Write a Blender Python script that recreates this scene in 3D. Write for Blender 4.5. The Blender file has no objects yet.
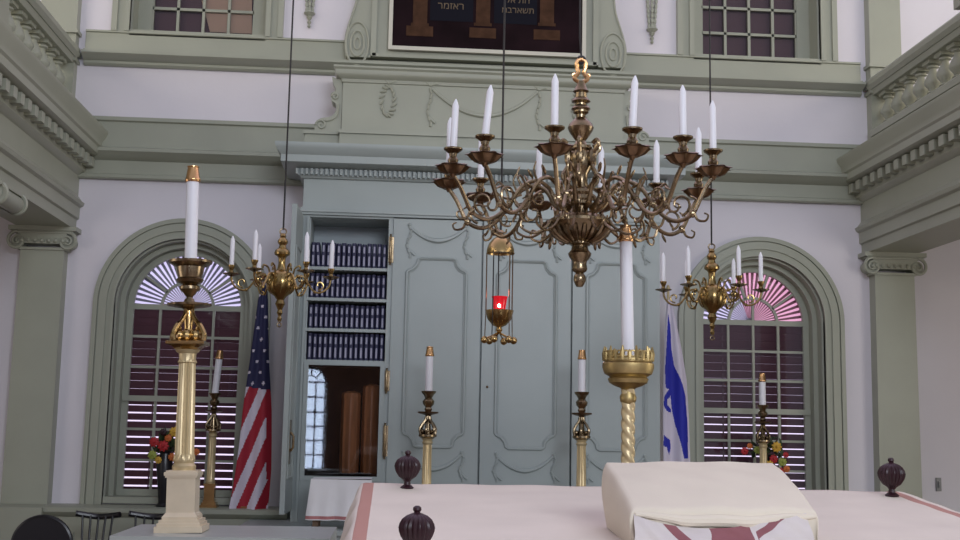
import bpy, bmesh, math, random
from mathutils import Vector, Matrix
random.seed(7)
S = bpy.context.scene
COL = S.collection
PI = math.pi

# ---------------------------------------------------------------- camera
FPX = 1160.0
PITCH, YAW, ROLL = math.radians(8.003), math.radians(4.061), 0.01958
CAM = Vector((0, -9.5, 1.55))
fw = Vector((math.sin(YAW)*math.cos(PITCH), math.cos(YAW)*math.cos(PITCH), math.sin(PITCH)))
rt0 = Vector((math.cos(YAW), -math.sin(YAW), 0)); up0 = rt0.cross(fw)
RT = rt0*math.cos(ROLL) + up0*math.sin(ROLL)
UP = -rt0*math.sin(ROLL) + up0*math.cos(ROLL)
cd = bpy.data.cameras.new('camera'); cam = bpy.data.objects.new('camera', cd); COL.objects.link(cam)
M = Matrix((RT, UP, -fw)).transposed().to_4x4(); M.translation = CAM
cam.matrix_world = M
cd.sensor_width = 36; cd.lens = FPX/960*36; cd.clip_end = 200
S.camera = cam

# ---------------------------------------------------------------- light and exposure
S.view_settings.view_transform = 'Standard'; S.view_settings.look = 'None'
S.view_settings.exposure = 0.68; S.view_settings.gamma = 1.0; S.view_settings.use_curve_mapping = False
wd = bpy.data.worlds.new('world'); S.world = wd; wd.use_nodes = True
nt = wd.node_tree; nt.nodes.clear()
wo = nt.nodes.new('ShaderNodeOutputWorld'); bg = nt.nodes.new('ShaderNodeBackground')
tc = nt.nodes.new('ShaderNodeTexCoord'); sx = nt.nodes.new('ShaderNodeSeparateXYZ')
ra = nt.nodes.new('ShaderNodeValToRGB')
nt.links.new(tc.outputs['Generated'], sx.inputs[0])
mr = nt.nodes.new('ShaderNodeMapRange'); mr.inputs[1].default_value = -1; mr.inputs[2].default_value = 1
nt.links.new(sx.outputs['Y'], mr.inputs[0]); nt.links.new(mr.outputs[0], ra.inputs[0])
e = ra.color_ramp.elements
e[0].position = 0.25; e[0].color = (0.25, 0.26, 0.31, 1)
e[1].position = 0.75; e[1].color = (0.66, 0.57, 0.78, 1)
nt.links.new(ra.outputs[0], bg.inputs[0]); bg.inputs[1].default_value = 1.0
nt.links.new(bg.outputs[0], wo.inputs[0])

def area(name, loc, rot, sx_, sy_, power, color):
    l = bpy.data.lights.new(name, 'AREA'); l.shape = 'RECTANGLE'; l.size = sx_; l.size_y = sy_
    l.energy = power; l.color = color
    o = bpy.data.objects.new(name, l); COL.objects.link(o); o.location = loc; o.rotation_euler = rot
    return o
# daylight through the rows of upper side windows and the windows under the galleries
area('upper_window_light_left', (-5.2, -5.5, 5.3), (0, math.radians(-75), 0), 1.6, 8, 105, (1.0, 0.90, 0.74))
area('upper_window_light_right', (6.5, -5.5, 5.3), (0, math.radians(75), 0), 1.6, 8, 105, (1.0, 0.90, 0.74))
area('rear_fill_panel', (2.9, -14.6, 5.2), (math.radians(82), 0, 0), 4.5, 2.4, 330, (0.84, 0.90, 1.0))  # unseen fill panel added behind the camera, set high to deepen moulding shadows

area('aisle_window_light_right', (6.7, -4.0, 1.9), (0, math.radians(90), math.radians(-25)), 1.8, 3.0, 50, (1.0, 0.95, 0.86))
area('aisle_window_light_left', (-5.4, -4.0, 1.9), (0, math.radians(-90), math.radians(25)), 1.8, 3.0, 22, (1.0, 0.92, 0.86))

# ---------------------------------------------------------------- materials
MATS = {}
def mat(name, col, rough=0.5, metal=0.0, noise=0.0, nscale=6.0, bump=0.0, bscale=80.0, emit=None, estr=0, trans=0, alpha=1, spec=0.5, stretch=None, sheen=0):
    m = bpy.data.materials.new(name); m.use_nodes = True; MATS[name] = m
    t = m.node_tree; b = t.nodes['Principled BSDF']
    c4 = (*col, 1)
    b.inputs['Base Color'].default_value = c4
    b.inputs['Roughness'].default_value = rough; b.inputs['Metallic'].default_value = metal
    b.inputs['Specular IOR Level'].default_value = spec
    if trans: b.inputs['Transmission Weight'].default_value = trans
    if alpha < 1: b.inputs['Alpha'].default_value = alpha
    if sheen: b.inputs['Sheen Weight'].default_value = sheen
    if emit: b.inputs['Emission Color'].default_value = (*emit, 1); b.inputs['Emission Strength'].default_value = estr
    if noise or bump:
        tcn = t.nodes.new('ShaderNodeTexCoord'); mp = t.nodes.new('ShaderNodeMapping')
        t.links.new(tcn.outputs['Object'], mp.inputs[0])
        if stretch: mp.inputs['Scale'].default_value = stretch
    if noise:
        n = t.nodes.new('ShaderNodeTexNoise'); n.inputs['Scale'].default_value = nscale; n.inputs['Detail'].default_value = 5
        t.links.new(mp.outputs[0], n.inputs[0])
        r = t.nodes.new('ShaderNodeValToRGB'); r.color_ramp.elements[0].position = .3; r.color_ramp.elements[1].position = .7
        r.color_ramp.elements[0].color = (*[max(0, x*(1-noise)) for x in col], 1)
        r.color_ramp.elements[1].color = (*[min(1, x*(1+noise)) for x in col], 1)
        t.links.new(n.outputs[0], r.inputs[0]); t.links.new(r.outputs[0], b.inputs['Base Color'])
    if bump:
        n2 = t.nodes.new('ShaderNodeTexNoise'); n2.inputs['Scale'].default_value = bscale; n2.inputs['Detail'].default_value = 4
        t.links.new(mp.outputs[0], n2.inputs[0])
        bm_ = t.nodes.new('ShaderNodeBump'); bm_.inputs['Strength'].default_value = bump; bm_.inputs['Distance'].default_value = .01
        t.links.new(n2.outputs[0], bm_.inputs['Height']); t.links.new(bm_.outputs[0], b.inputs['Normal'])
    return m

WALL = mat('white_plaster', (0.70, 0.665, 0.71), .85, noise=.03, nscale=1.5, bump=.05, bscale=30)
CREAM = mat('aisle_plaster', (0.60, 0.56, 0.53), .85, noise=.03, nscale=1.5, bump=.05, bscale=30)
GREEN = mat('sage_green_paint', (0.325, 0.335, 0.27), .42, noise=.04, nscale=3, bump=.04, bscale=25)
GREEN2 = mat('ark_green_paint', (0.335, 0.375, 0.365), .40, noise=.04, nscale=3, bump=.04, bscale=25)
OAK = mat('dark_floor_boards', (0.16, 0.09, 0.05), .4, noise=.25, nscale=4, stretch=(8, 1, 1))
BRASS = mat('aged_brass', (0.275, 0.205, 0.125), .27, 1.0, noise=.35, nscale=18)
BRASS2 = mat('dark_brass', (0.19, 0.12, 0.07), .36, 1.0, noise=.35, nscale=18)
GOLD = mat('polished_brass', (0.50, 0.34, 0.15), .22, 1.0, noise=.15, nscale=14)
PALEGOLD = mat('pale_gilt', (0.62, 0.49, 0.28), .38, .45, noise=.08, nscale=10)
OLDB = mat('old_yellow_brass', (0.36, 0.25, 0.105), .25, 1.0, noise=.25, nscale=20)
GILT = mat('worn_gilt_brass', (0.44, 0.33, 0.15), .46, 1.0, noise=.2, nscale=25)
COPPER = mat('copper_cap', (0.72, 0.42, 0.20), .25, 1.0)
CANDLE = mat('white_candle', (0.80, 0.79, 0.83), .45)
STONEW = mat('white_gilt_pedestal', (0.74, 0.62, 0.45), .33, .3, noise=.06, nscale=14)
IRON = mat('black_iron', (0.02, 0.018, 0.02), .45, .3)
MAROON = mat('maroon_wood', (0.024, 0.004, 0.008), .42, noise=.3, nscale=20)
BLIND = mat('maroon_blind', (0.075, 0.026, 0.040), .6)
BLINDP = mat('pink_pleat', (0.30, 0.13, 0.16), .6)
PLEAT = mat('pale_pleat', (0.22, 0.22, 0.27), .6)
CURT = mat('tan_curtain', (0.40, 0.27, 0.20), .8)
NAVY = mat('navy_book_cloth', (0.022, 0.022, 0.07), .55)
SILVER = mat('silver_spine_lettering', (0.36, 0.35, 0.45), .5)
PAPER = mat('book_pages', (0.6, 0.56, 0.48), .8)
DARK = mat('dark_interior', (0.012, 0.008, 0.010), .6)
SCROLLW = mat('brown_wood', (0.26, 0.10, 0.04), .35, noise=.35, nscale=5, stretch=(6, 6, .6))
SHELFIN = mat('cabinet_interior_paint', (0.40, 0.45, 0.47), .5)
FLAGRED = mat('flag_red', (0.36, 0.012, 0.03), .7)
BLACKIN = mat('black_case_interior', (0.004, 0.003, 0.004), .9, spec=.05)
FLAGWHITE = mat('flag_white', (0.66, 0.60, 0.70), .75)
FLAGNAVY = mat('flag_navy', (0.02, 0.02, 0.075), .7)
FLAGBLUE = mat('flag_blue', (0.015, 0.02, 0.36), .7)
PAINTING = mat('dark_canvas', (0.013, 0.006, 0.008), .8, spec=.08, noise=.5, nscale=3)
PBROWN = mat('painted_brown', (0.060, 0.030, 0.018), .8, spec=.08, noise=.3, nscale=12)
PBLUE = mat('painted_slate', (0.010, 0.010, 0.016), .8, spec=.08)
PLETTER = mat('painted_letters', (0.13, 0.09, 0.05), .6)
FRAMEW = mat('cream_frame', (0.56, 0.54, 0.46), .5)
BLACKCH = mat('black_lacquer', (0.010, 0.009, 0.012), .3)
REDGL = mat('red_glass', (0.55, 0.01, 0.02), .08, emit=(0.8, 0.01, 0.02), estr=.25)
FLAME = mat('flame', (1, .6, .5), .5, emit=(1, .45, .42), estr=9)
LEAF = mat('leaf_green', (0.035, 0.06, 0.02), .6)
FRED = mat('red_bloom', (0.42, 0.015, 0.02), .6)
FYEL = mat('yellow_bloom', (0.62, 0.36, 0.04), .6)
FLIME = mat('lime_bloom', (0.30, 0.34, 0.06), .6)
FORG = mat('orange_bloom', (0.55, 0.14, 0.03), .6)
PLATE = mat('grey_plate', (0.25, 0.25, 0.25), .5)
GLASS = bpy.data.materials.new('window_glass'); GLASS.use_nodes = True
t = GLASS.node_tree; t.nodes.clear()
o_ = t.nodes.new('ShaderNodeOutputMaterial'); mx = t.nodes.new('ShaderNodeMixShader'); tr = t.nodes.new('ShaderNodeBsdfTransparent'); gl = t.nodes.new('ShaderNodeBsdfGlossy')
gl.inputs['Roughness'].default_value = .02; gl.inputs['Color'].default_value = (1, 1, 1, 1)
fr = t.nodes.new('ShaderNodeFresnel'); fr.inputs[0].default_value = 1.5
t.links.new(fr.outputs[0], mx.inputs[0]); t.links.new(tr.outputs[0], mx.inputs[1]); t.links.new(gl.outputs[0], mx.inputs[2]); t.links.new(mx.outputs[0], o_.inputs[0])

def translucent(name, col, k=.85):
    m = bpy.data.materials.new(name); m.use_nodes = True; t = m.node_tree; t.nodes.clear()
    o = t.nodes.new('ShaderNodeOutputMaterial'); a = t.nodes.new('ShaderNodeBsdfTranslucent'); d = t.nodes.new('ShaderNodeBsdfDiffuse'); x = t.nodes.new('ShaderNodeMixShader')
    a.inputs[0].default_value = (*col, 1); d.inputs[0].default_value = (*col, 1); x.inputs[0].default_value = 1-k
    t.links.new(a.outputs[0], x.inputs[1]); t.links.new(d.outputs[0], x.inputs[2]); t.links.new(x.outputs[0], o.inputs[0]); return m
PINKTR = translucent('translucent_pink_pleat', (.98, .56, .64)); PALETR = translucent('translucent_pale_pleat', (.86, .89, 1.0))
def stripe_cloth(name, base, stripe, spans, axis='X', bump=.25, bscale=260):
    """cloth with woven stripes where UV u lies in spans"""
    m = bpy.data.materials.new(name); m.use_nodes = True
    t = m.node_tree; b = t.nodes['Principled BSDF']; b.inputs['Roughness'].default_value = .85
    uv = t.nodes.new('ShaderNodeUVMap'); sp = t.nodes.new('ShaderNodeSeparateXYZ'); t.links.new(uv.outputs[0], sp.inputs[0])
    last = None
    for a, c in spans:
        g = t.nodes.new('ShaderNodeMath'); g.operation = 'GREATER_THAN'; g.inputs[1].default_value = a; t.links.new(sp.outputs[0], g.inputs[0])
        l = t.nodes.new('ShaderNodeMath'); l.operation = 'LESS_THAN'; l.inputs[1].default_value = c; t.links.new(sp.outputs[0], l.inputs[0])
        mu = t.nodes.new('ShaderNodeMath'); mu.operation = 'MULTIPLY'; t.links.new(g.outputs[0], mu.inputs[0]); t.links.new(l.outputs[0], mu.inputs[1])
        if last:
            ad = t.nodes.new('ShaderNodeMath'); ad.operation = 'MAXIMUM'; t.links.new(last.outputs[0], ad.inputs[0]); t.links.new(mu.outputs[0], ad.inputs[1]); last = ad
        else: last = mu
    mix = t.nodes.new('ShaderNodeMixRGB'); mix.inputs[2].default_value = (*stripe, 1)
    no = t.nodes.new('ShaderNodeTexNoise'); no.inputs['Scale'].default_value = 3.5; no.inputs['Detail'].default_value = 6
    rr = t.nodes.new('ShaderNodeValToRGB'); rr.color_ramp.elements[0].position = .35; rr.color_ramp.elements[1].position = .65
    rr.color_ramp.elements[0].color = (*[x*.93 for x in base], 1); rr.color_ramp.elements[1].color = (*base, 1)
    tcn = t.nodes.new('ShaderNodeTexCoord'); t.links.new(tcn.outputs['Object'], no.inputs[0]); t.links.new(no.outputs[0], rr.inputs[0])
    t.links.new(rr.outputs[0], mix.inputs[1])
    if last: t.links.new(last.outputs[0], mix.inputs[0])
    else: mix.inputs[0].default_value = 0
    t.links.new(mix.outputs[0], b.inputs['Base Color'])
    n2 = t.nodes.new('ShaderNodeTexNoise'); n2.inputs['Scale'].default_value = bscale; t.links.new(tcn.outputs['Object'], n2.inputs[0])
    bp = t.nodes.new('ShaderNodeBump'); bp.inputs['Strength'].default_value = bump; bp.inputs['Distance'].default_value = .002
    t.links.new(n2.outputs[0], bp.inputs['Height']); t.links.new(bp.outputs[0], b.inputs['Normal'])
    return m

# ---------------------------------------------------------------- helpers
def W(px, py, Y):
    """world point behind a photograph pixel at depth plane Y"""
    d = fw*FPX + RT*(px-480) + UP*(270-py)
    return CAM + d*((Y-CAM.y)/d.y)

ORG = {}
class MB:
    def __init__(s): s.v = []; s.f = []; s.m = []; s.sm = []; s.uv = {}
    def add(s, vs, fs, mi=0, smooth=False, T=None):
        n = len(s.v)
        s.v += [tuple(T @ Vector(p)) if T is not None else tuple(p) for p in vs]
        for f in fs: s.f.append(tuple(i+n for i in f)); s.m.append(mi); s.sm.append(smooth)
        return s
    def box(s, x0, x1, y0, y1, z0, z1, mi=0, T=None):
        vs = [(x, y, z) for z in (z0, z1) for y in (y0, y1) for x in (x0, x1)]
        return s.add(vs, [(0, 2, 3, 1), (4, 5, 7, 6), (0, 1, 5, 4), (2, 6, 7, 3), (0, 4, 6, 2), (1, 3, 7, 5)], mi, False, T)
    def lathe(s, prof, cx=0, cy=0, n=20, mi=0, flute=None, T=None, ribs=None):
        vs = []; fs = []
        k = len(prof)
        for (r, z) in prof:
            for i in range(n):
                a = 2*PI*i/n; rr = r
                if flute and r > 0 and flute[2] <= z <= flute[3]:
                    rr = r*(1-flute[1]*(0.5+0.5*math.cos(flute[0]*a)))
                vs.append((cx+rr*math.cos(a), cy+rr*math.sin(a), z))
        for j in range(k-1):
            for i in range(n):
                i2 = (i+1) % n
                fs.append((j*n+i, j*n+i2, (j+1)*n+i2, (j+1)*n+i))
        fs.append(tuple(range(n))[::-1]); fs.append(tuple((k-1)*n+i for i in range(n)))
        return s.add(vs, fs, mi, True, T)
    def tube(s, pts, r, n=8, mi=0, T=None, flat=1.0):
        pts = [Vector(p) for p in pts]; k = len(pts)
        rs = r if isinstance(r, (list, tuple)) else [r]*k
        tg = []
        for i in range(k):
            a = pts[max(0, i-1)]; b = pts[min(k-1, i+1)]; d = (b-a)
            tg.append(d.normalized() if d.length > 1e-9 else Vector((0, 0, 1)))
        u = tg[0].orthogonal().normalized()
        vs = []; fs = []
        for i in range(k):
            u = (u - tg[i]*u.dot(tg[i]));
            u = u.normalized() if u.length > 1e-6 else tg[i].orthogonal().normalized()
            w = tg[i].cross(u)
            for j in range(n):
                a = 2*PI*j/n
                vs.append(pts[i] + (u*math.cos(a) + w*math.sin(a)*flat)*rs[i])
        for i in range(k-1):
            for j in range(n):
                j2 = (j+1) % n
                fs.append((i*n+j, i*n+j2, (i+1)*n+j2, (i+1)*n+j))
        fs.append(tuple(range(n))[::-1]); fs.append(tuple((k-1)*n+j for j in range(n)))
        return s.add(vs, fs, mi, True, T)
    def prism(s, poly, a0, a1, axis='y', mi=0, smooth=False, T=None):
        """closed 2D polygon extruded along an axis (x: poly=(y,z); y: (x,z); z: (x,y))"""
        def P(p, a):
            return {'x': (a, p[0], p[1]), 'y': (p[0], a, p[1]), 'z': (p[0], p[1], a)}[axis]
        n = len(poly)
        vs = [P(p, a0) for p in poly] + [P(p, a1) for p in poly]
        fs = [(i, (i+1) % n, n+(i+1) % n, n+i) for i in range(n)]
        fs += [tuple(range(n))[::-1], tuple(range(n, 2*n))]
        return s.add(vs, fs, mi, smooth, T)
    def ring(s, c, R0, R1, y0, y1, a0=0, a1=PI, n=40, mi=0):
        """arch ring in the XZ plane between radii, thick from y0 to y1"""
        vs = []; fs = []
        for i in range(n+1):
            a = a0+(a1-a0)*i/n
            for R, y in ((R0, y0), (R1, y0), (R1, y1), (R0, y1)):
                vs.append((c[0]+R*math.cos(a), y, c[1]+R*math.sin(a)))
        for i in range(n):
            for k in range(4):
                k2 = (k+1) % 4
                fs.append((i*4+k, i*4+k2, i*4+4+k2, i*4+4+k))
        fs += [(3, 2, 1, 0), tuple(n*4+k for k in range(4))]
        return s.add(vs, fs, mi, True)
    def blob(s, c, r, n=8, mi=0, sq=(1, 1, 1), T=None):
        pr = []
        for j in range(1, n//2+1):
            a = PI*j/(n//2+1); pr.append((r*math.sin(a), -r*math.cos(a)))
        TT = Matrix.Translation(c) @ Matrix.Diagonal((*sq, 1))
        return s.lathe([(r*.15, -r)]+pr+[(r*.15, r)], 0, 0, n, mi, T=(T @ TT if T is not None else TT))
    def build(s, name, mats, parent=None, origin=None, local=False, edge=35):
        if not isinstance(mats, (list, tuple)): mats = [mats]
        me = bpy.data.meshes.new(name)
        if local: org = Vector((0, 0, 0))
        elif parent is not None: org = ORG[parent.name]
        elif origin is not None: org = Vector(origin)
        else:
            xs = [v[0] for v in s.v]; ys = [v[1] for v in s.v]; zs = [v[2] for v in s.v]
            org = Vector(((min(xs)+max(xs))/2, (min(ys)+max(ys))/2, min(zs)))
        me.from_pydata([tuple(Vector(v)-org) for v in s.v], [], s.f)
        for m in mats: me.materials.append(m)
        for i, p in enumerate(me.polygons): p.material_index = s.m[i]; p.use_smooth = s.sm[i]
        if s.uv:
            ul = me.uv_layers.new(name='UVMap')
            for p in me.polygons:
                for li, vi in zip(p.loop_indices, p.vertices): ul.data[li].uv = s.uv.get(vi, (0, 0))
        me.validate(); me.update()
        bm = bmesh.new(); bm.from_mesh(me)
        bmesh.ops.recalc_face_normals(bm, faces=bm.faces); bm.to_mesh(me); bm.free()
        try: me.set_sharp_from_angle(angle=math.radians(edge))
        except Exception: pass
        o = bpy.data.objects.new(name, me); COL.objects.link(o)
        if parent is not None: o.parent = parent; ORG[o.name] = org
        elif local: ORG[o.name] = Vector((0, 0, 0))
        else: o.location = org; ORG[o.name] = org
        return o

def tag(o, label, cat, group=None, kind=None):
    if label: o['label'] = label
    if cat: o['category'] = cat
    if group: o['group'] = group
    if kind: o['kind'] = kind
    return o
def thing(name, label, cat, loc=(0, 0, 0), rz=0, group=None):
    o = bpy.data.objects.new(name, None); COL.objects.link(o); o.location = loc; o.rotation_euler = (0, 0, rz)
    o.empty_display_size = .1
    ORG[o.name] = Vector(loc) if rz == 0 else Vector((0, 0, 0))
    return tag(o, label, cat, group)
def struct(name, mb, m, label, cat, parent=None):
    o = mb.build(name, m, parent)
    if parent is None: tag(o, label, cat, kind='structure')
    return o
def dup(root, loc=None, rz=None, parent=None):
    c = root.copy(); COL.objects.link(c)
    if loc is not None: c.location = loc
    if rz is not None: c.rotation_euler = (0, 0, rz)
    if parent is not None: c.parent = parent
    for ch in list(root.children): dup(ch, parent=c)
    return c
def arc(c, r0, r1, a0, a1, n=14):
    """spiral points in (r,z) plane, degrees"""
    out = []
    for i in range(n+1):
        t = i/n; a = math.radians(a0+(a1-a0)*t); r = r0+(r1-r0)*t
        out.append((c[0]+r*math.cos(a), c[1]+r*math.sin(a)))
    return out
def smooth(pts, sub=5):
    """Catmull-Rom through 2D/3D points"""
    P = [Vector(p) for p in pts]; P = [P[0]*2-P[1]] + P + [P[-1]*2-P[-2]]
    out = []
    for i in range(1, len(P)-2):
        for k in range(sub):
            t = k/sub; a, b, c, d = P[i-1], P[i], P[i+1], P[i+2]
            out.append(0.5*((2*b)+(c-a)*t+(2*a-5*b+4*c-d)*t*t+(3*b-a-3*c+d)*t**3))
    out.append(P[-2]); return out
def xz(pts, y=0): return [(p[0], y, p[1]) for p in pts]

AX = 0.655           # the hall's long axis
def mir(x): return 2*AX-x

# ================================================================ SETTING
mb = MB(); mb.box(-6, 7.4, -15.2, .35, -.1, 0)
struct('floor', mb, OAK, 'dark wooden hall floor under everything', 'floor')

# ---- back wall with four openings
WIN_L, WIN_R = -1.73, mir(-1.73)
ZS, RO, SILL = 2.53, 0.54, 0.97        # spring height, opening half width, sill
UB, UH = 4.80, 0.56
TOP = 6.6
mb = MB()
def wallrect(x0, x1, z0, z1, y=0.0, th=.35): mb.box(x0, x1, y, y+th, z0, z1)
xs = [-5.6, WIN_L-RO, WIN_L+RO, WIN_R-RO, WIN_R+RO, 6.9]
wallrect(xs[0], xs[1], 0, 4.3); wallrect(xs[2], xs[3], 0, 4.3); wallrect(xs[4], xs[5], 0, 4.3)
for c in (WIN_L, WIN_R):
    wallrect(c-RO, c+RO, 0, SILL)
    n = 32; fr_ = []; bk_ = []
    vs = []; fs = []
    for i in range(n+1):
        a = PI*i/n; x = c-RO*math.cos(a); z = ZS+RO*math.sin(a)
        for y in (0, .35): vs += [(x, y, z), (x, y, 4.3)]
    for i in range(n):
        b = i*4; d = b+4
        fs += [(b, d, d+1, b+1), (b+2, b+3, d+3, d+2), (b, b+2, d+2, d)]
    mb.add(vs, fs)
wallrect(-5.6, 6.9, 4.3, UB)
wallrect(-5.6, WIN_L-UH, UB, TOP); wallrect(WIN_L+UH, WIN_R-UH, UB, TOP); wallrect(WIN_R+UH, 6.9, UB, TOP)
wallrect(WIN_L-UH, WIN_L+UH, 6.3, TOP); wallrect(WIN_R-UH, WIN_R+UH, 6.3, TOP)
struct('wall_back', mb, WALL, 'white plaster wall behind the ark with arched windows', 'wall')
mb = MB(); mb.box(-5.8, -5.6, -9, .35, 0, TOP); struct('wall_left', mb, CREAM, 'pale wall of the left aisle', 'wall')
mb = MB(); mb.box(6.9, 7.1, -9, .35, 0, TOP); struct('wall_right', mb, CREAM, 'pale wall of the right aisle', 'wall')

# ---- mouldings on the back wall
def prof_strip(mb, x0, x1, prof, mi=0):
    """prof: list of (y,z) front outline from bottom to top; closed on the wall"""
    poly = list(prof)
    mb.prism([(0.0, prof[0][1])] + poly + [(0.0, prof[-1][1])], x0, x1, 'x', mi)
XL, XR = -2.64, 3.95
mb = MB()
prof_strip(mb, XL, XR, [(-.03, 4.50), (-.05, 4.515), (-.05, 4.535), (-.12, 4.56), (-.145, 4.575), (-.145, 4.595), (-.08, 4.605), (-.08, 4.625), (-.03, 4.63)])
prof_strip(mb, XL, XR, [(-.03, 4.63), (-.03, 4.78), (-.045, 4.785), (-.045, 4.80)])
struct('trim_1', mb, GREEN, 'sage green moulded band under the upper windows', 'moulding')
mb = MB()
prof_strip(mb, XL, XR, [(-.05, 3.545), (-.06, 3.555), (-.06, 3.58), (-.035, 3.59), (-.035, 3.70), (-.07, 3.715), (-.10, 3.74), (-.13, 3.76), (-.13, 3.785), (-.10, 3.80), (-.05, 3.81), (-.05, 4.02), (-.07, 4.03), (-.07, 4.06)])
struct('trim_2', mb, GREEN, 'sage green entablature band running behind the ark', 'moulding')
# wainscot ledge below the windows
mb = MB()
prof_strip(mb, -5.5, -0.80, [(-.30, 0), (-.30, .86), (-.33, .87), (-.36, .90), (-.36, .93), (-.34, .94)])
for i in range(9):
    x = -5.3+i*.5
    mb.box(x, x+.40, -.315, -.30, .25, .75)
struct('trim_3', mb, GREEN, 'green panelled wainscot ledge under the left window', 'wainscot')
mb = MB()
prof_strip(mb, 2.10, 6.8, [(-.30, 0), (-.30, .86), (-.33, .87), (-.36, .90), (-.36, .93), (-.34, .94)])
struct('trim_4', mb, GREEN, 'green wainscot ledge under the right window', 'wainscot')

# ---- windows
def arched_window(idx, c, pleat, warm):
    fr = MB()
    # casing on the wall face
    for R0, R1, y in ((RO, .70, -.035), (.60, .66, -.05), (.67, .705, -.055), (RO, .565, -.05)):
        fr.ring((c, ZS), R0, R1, y, .0)
        fr.box(c-R1, c-R0, y, 0, SILL-.03, ZS); fr.box(c+R0, c+R1, y, 0, SILL-.03, ZS)
    # deep reveal lining in steps
    for R0, R1, y0, y1 in ((.525, .541, 0.002, .30), (.485, .53, .10, .30)):
        fr.ring((c, ZS), R0, R1, y0, y1)
        fr.box(c-R1, c-R0, y0, y1, SILL, ZS); fr.box(c+R0, c+R1, y0, y1, SILL, ZS)
    fr.box(c-.53, c+.53, -.05, .30, SILL-.02, SILL+.03)
    w = struct('window_%d' % idx, fr, GREEN, ('left' if c < 1 else 'right')+' arched window with green casing beside the ark', 'window')
    sa = MB(); Y0, Y1 = .19, .225
    sa.ring((c, ZS), .435, .486, Y0, Y1)
    for s_ in (-1, 1): sa.box(min(c+s_*.435, c+s_*.485), max(c+s_*.435, c+s_*.485), Y0+.002, Y1-.002, 1.002, ZS)
    sa.box(c-.482, c+.482, Y0+.001, Y1-.001, ZS-.022, ZS+.022); sa.box(c-.482, c+.482, Y0+.001, Y1-.001, 1.0, 1.05)
    sa.box(c-.481, c+.481, Y0-.02, Y1, 1.755, 1.80)
    for z in (2.285, 2.035, 1.53, 1.28): sa.box(c-.44, c+.44, Y0+.004, Y1-.004, z-.010, z+.010)
    for k in (-1, 0, 1): sa.box(c+k*.2175-.010, c+k*.2175+.010, Y0+.006, Y1-.006, 1.02, ZS)
    sa.ring((c, ZS), .20, .222, Y0+.004, Y1-.004)
    for a in (36, 72, 108, 144):
        ar = math.radians(a); T = Matrix.Translation((c, 0, ZS)) @ Matrix.Rotation(-ar, 4, 'Y')
        sa.box(.21, .445, Y0+.004, Y1-.004, -.010, .010, T=T)
    sa.box(c-.010, c+.010, Y0+.006, Y1-.006, ZS, ZS+.21)
    sa.build('sash', GREEN, w)
    gp = MB(); n = 24
    vs = [(c-.44, .21, 1.03), (c+.44, .21, 1.03)] + [(c+.44*math.cos(PI*i/n), .21, ZS+.44*math.sin(PI*i/n)) for i in range(n+1)]
    gp.add(vs, [tuple(range(len(vs)))])
    gp.build('glass_pane', GLASS, w)
    # sunburst pleated blind in the fanlight
    fb = MB(); n = 30
    for i in range(n):
        a = PI*(i+.5)/n; T = Matrix.Translation((c, 0, ZS)) @ Matrix.Rotation(-a, 4, 'Y')
        h0, h1 = .05*PI/n*.26, .46*PI/n*.26
        k = 0 if (warm and i < n*.62) else 1
        fb.add([(.05, .27, -h0), (.46, .27, -h1), (.46, .27, h1), (.05, .27, h0), (.05, .276, -h0), (.46, .276, -h1), (.46, .276, h1), (.05, .276, h0)],
               [(0, 1, 2, 3), (7, 6, 5, 4), (0, 4, 5, 1), (1, 5, 6, 2), (2, 6, 7, 3), (3, 7, 4, 0)], k, T=T)
    for a0_, a1_, mi_ in ((0, PI*(.62 if warm else .0001), 2), (PI*(.62 if warm else .0001), PI, 3)):
        nn = 24; vs = [(c, .285, ZS)]+[(c+.46*math.cos(a0_+(a1_-a0_)*i/nn), .285, ZS+.46*math.sin(a0_+(a1_-a0_)*i/nn)) for i in range(nn+1)]
        fb.add(vs, [(0, i+1, i+2) for i in range(nn)], mi_)
    fb.lathe([(.05, 0), (.05, .01)], 0, 0, 20, 1, T=Matrix.Translation((c, .28, ZS)) @ Matrix.Rotation(PI/2, 4, 'X'))
    o = fb.build('sunburst_blind', [BLINDP, PLEAT, PINKTR, PALETR])
    tag(o, 'pleated sunburst blind in the fanlight of the %s arched window' % ('left' if c < 1 else 'right'), 'blind')
    # horizontal slats
    sl = MB(); z = 1.04; i = 0
    while z < ZS-.01:
        low = z < 1.74
        wd_ = .060 if low else .070; ang = math.radians(-57 if low else -59)
        if low and c > 1: ang = math.radians(-63)
        T = Matrix.Translation((c, .27, z)) @ Matrix.Rotation(ang, 4, 'X')
        sl.box(-.475, .475, -wd_/2, wd_/2, -.003, .003, T=T); z += .0655; i += 1
    for x in (-.25, .25): sl.box(c+x-.006, c+x+.006, .262, .266, 1.0, ZS-.02)
    o = sl.build('venetian_blind', BLIND)
    tag(o, 'dark maroon slatted blind behind the panes of the %s arched window' % ('left' if c < 1 else 'right'), 'blind')
arched_window(1, WIN_L, PLEAT, False)
arched_window(2, WIN_R, PLEAT, True)

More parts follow.
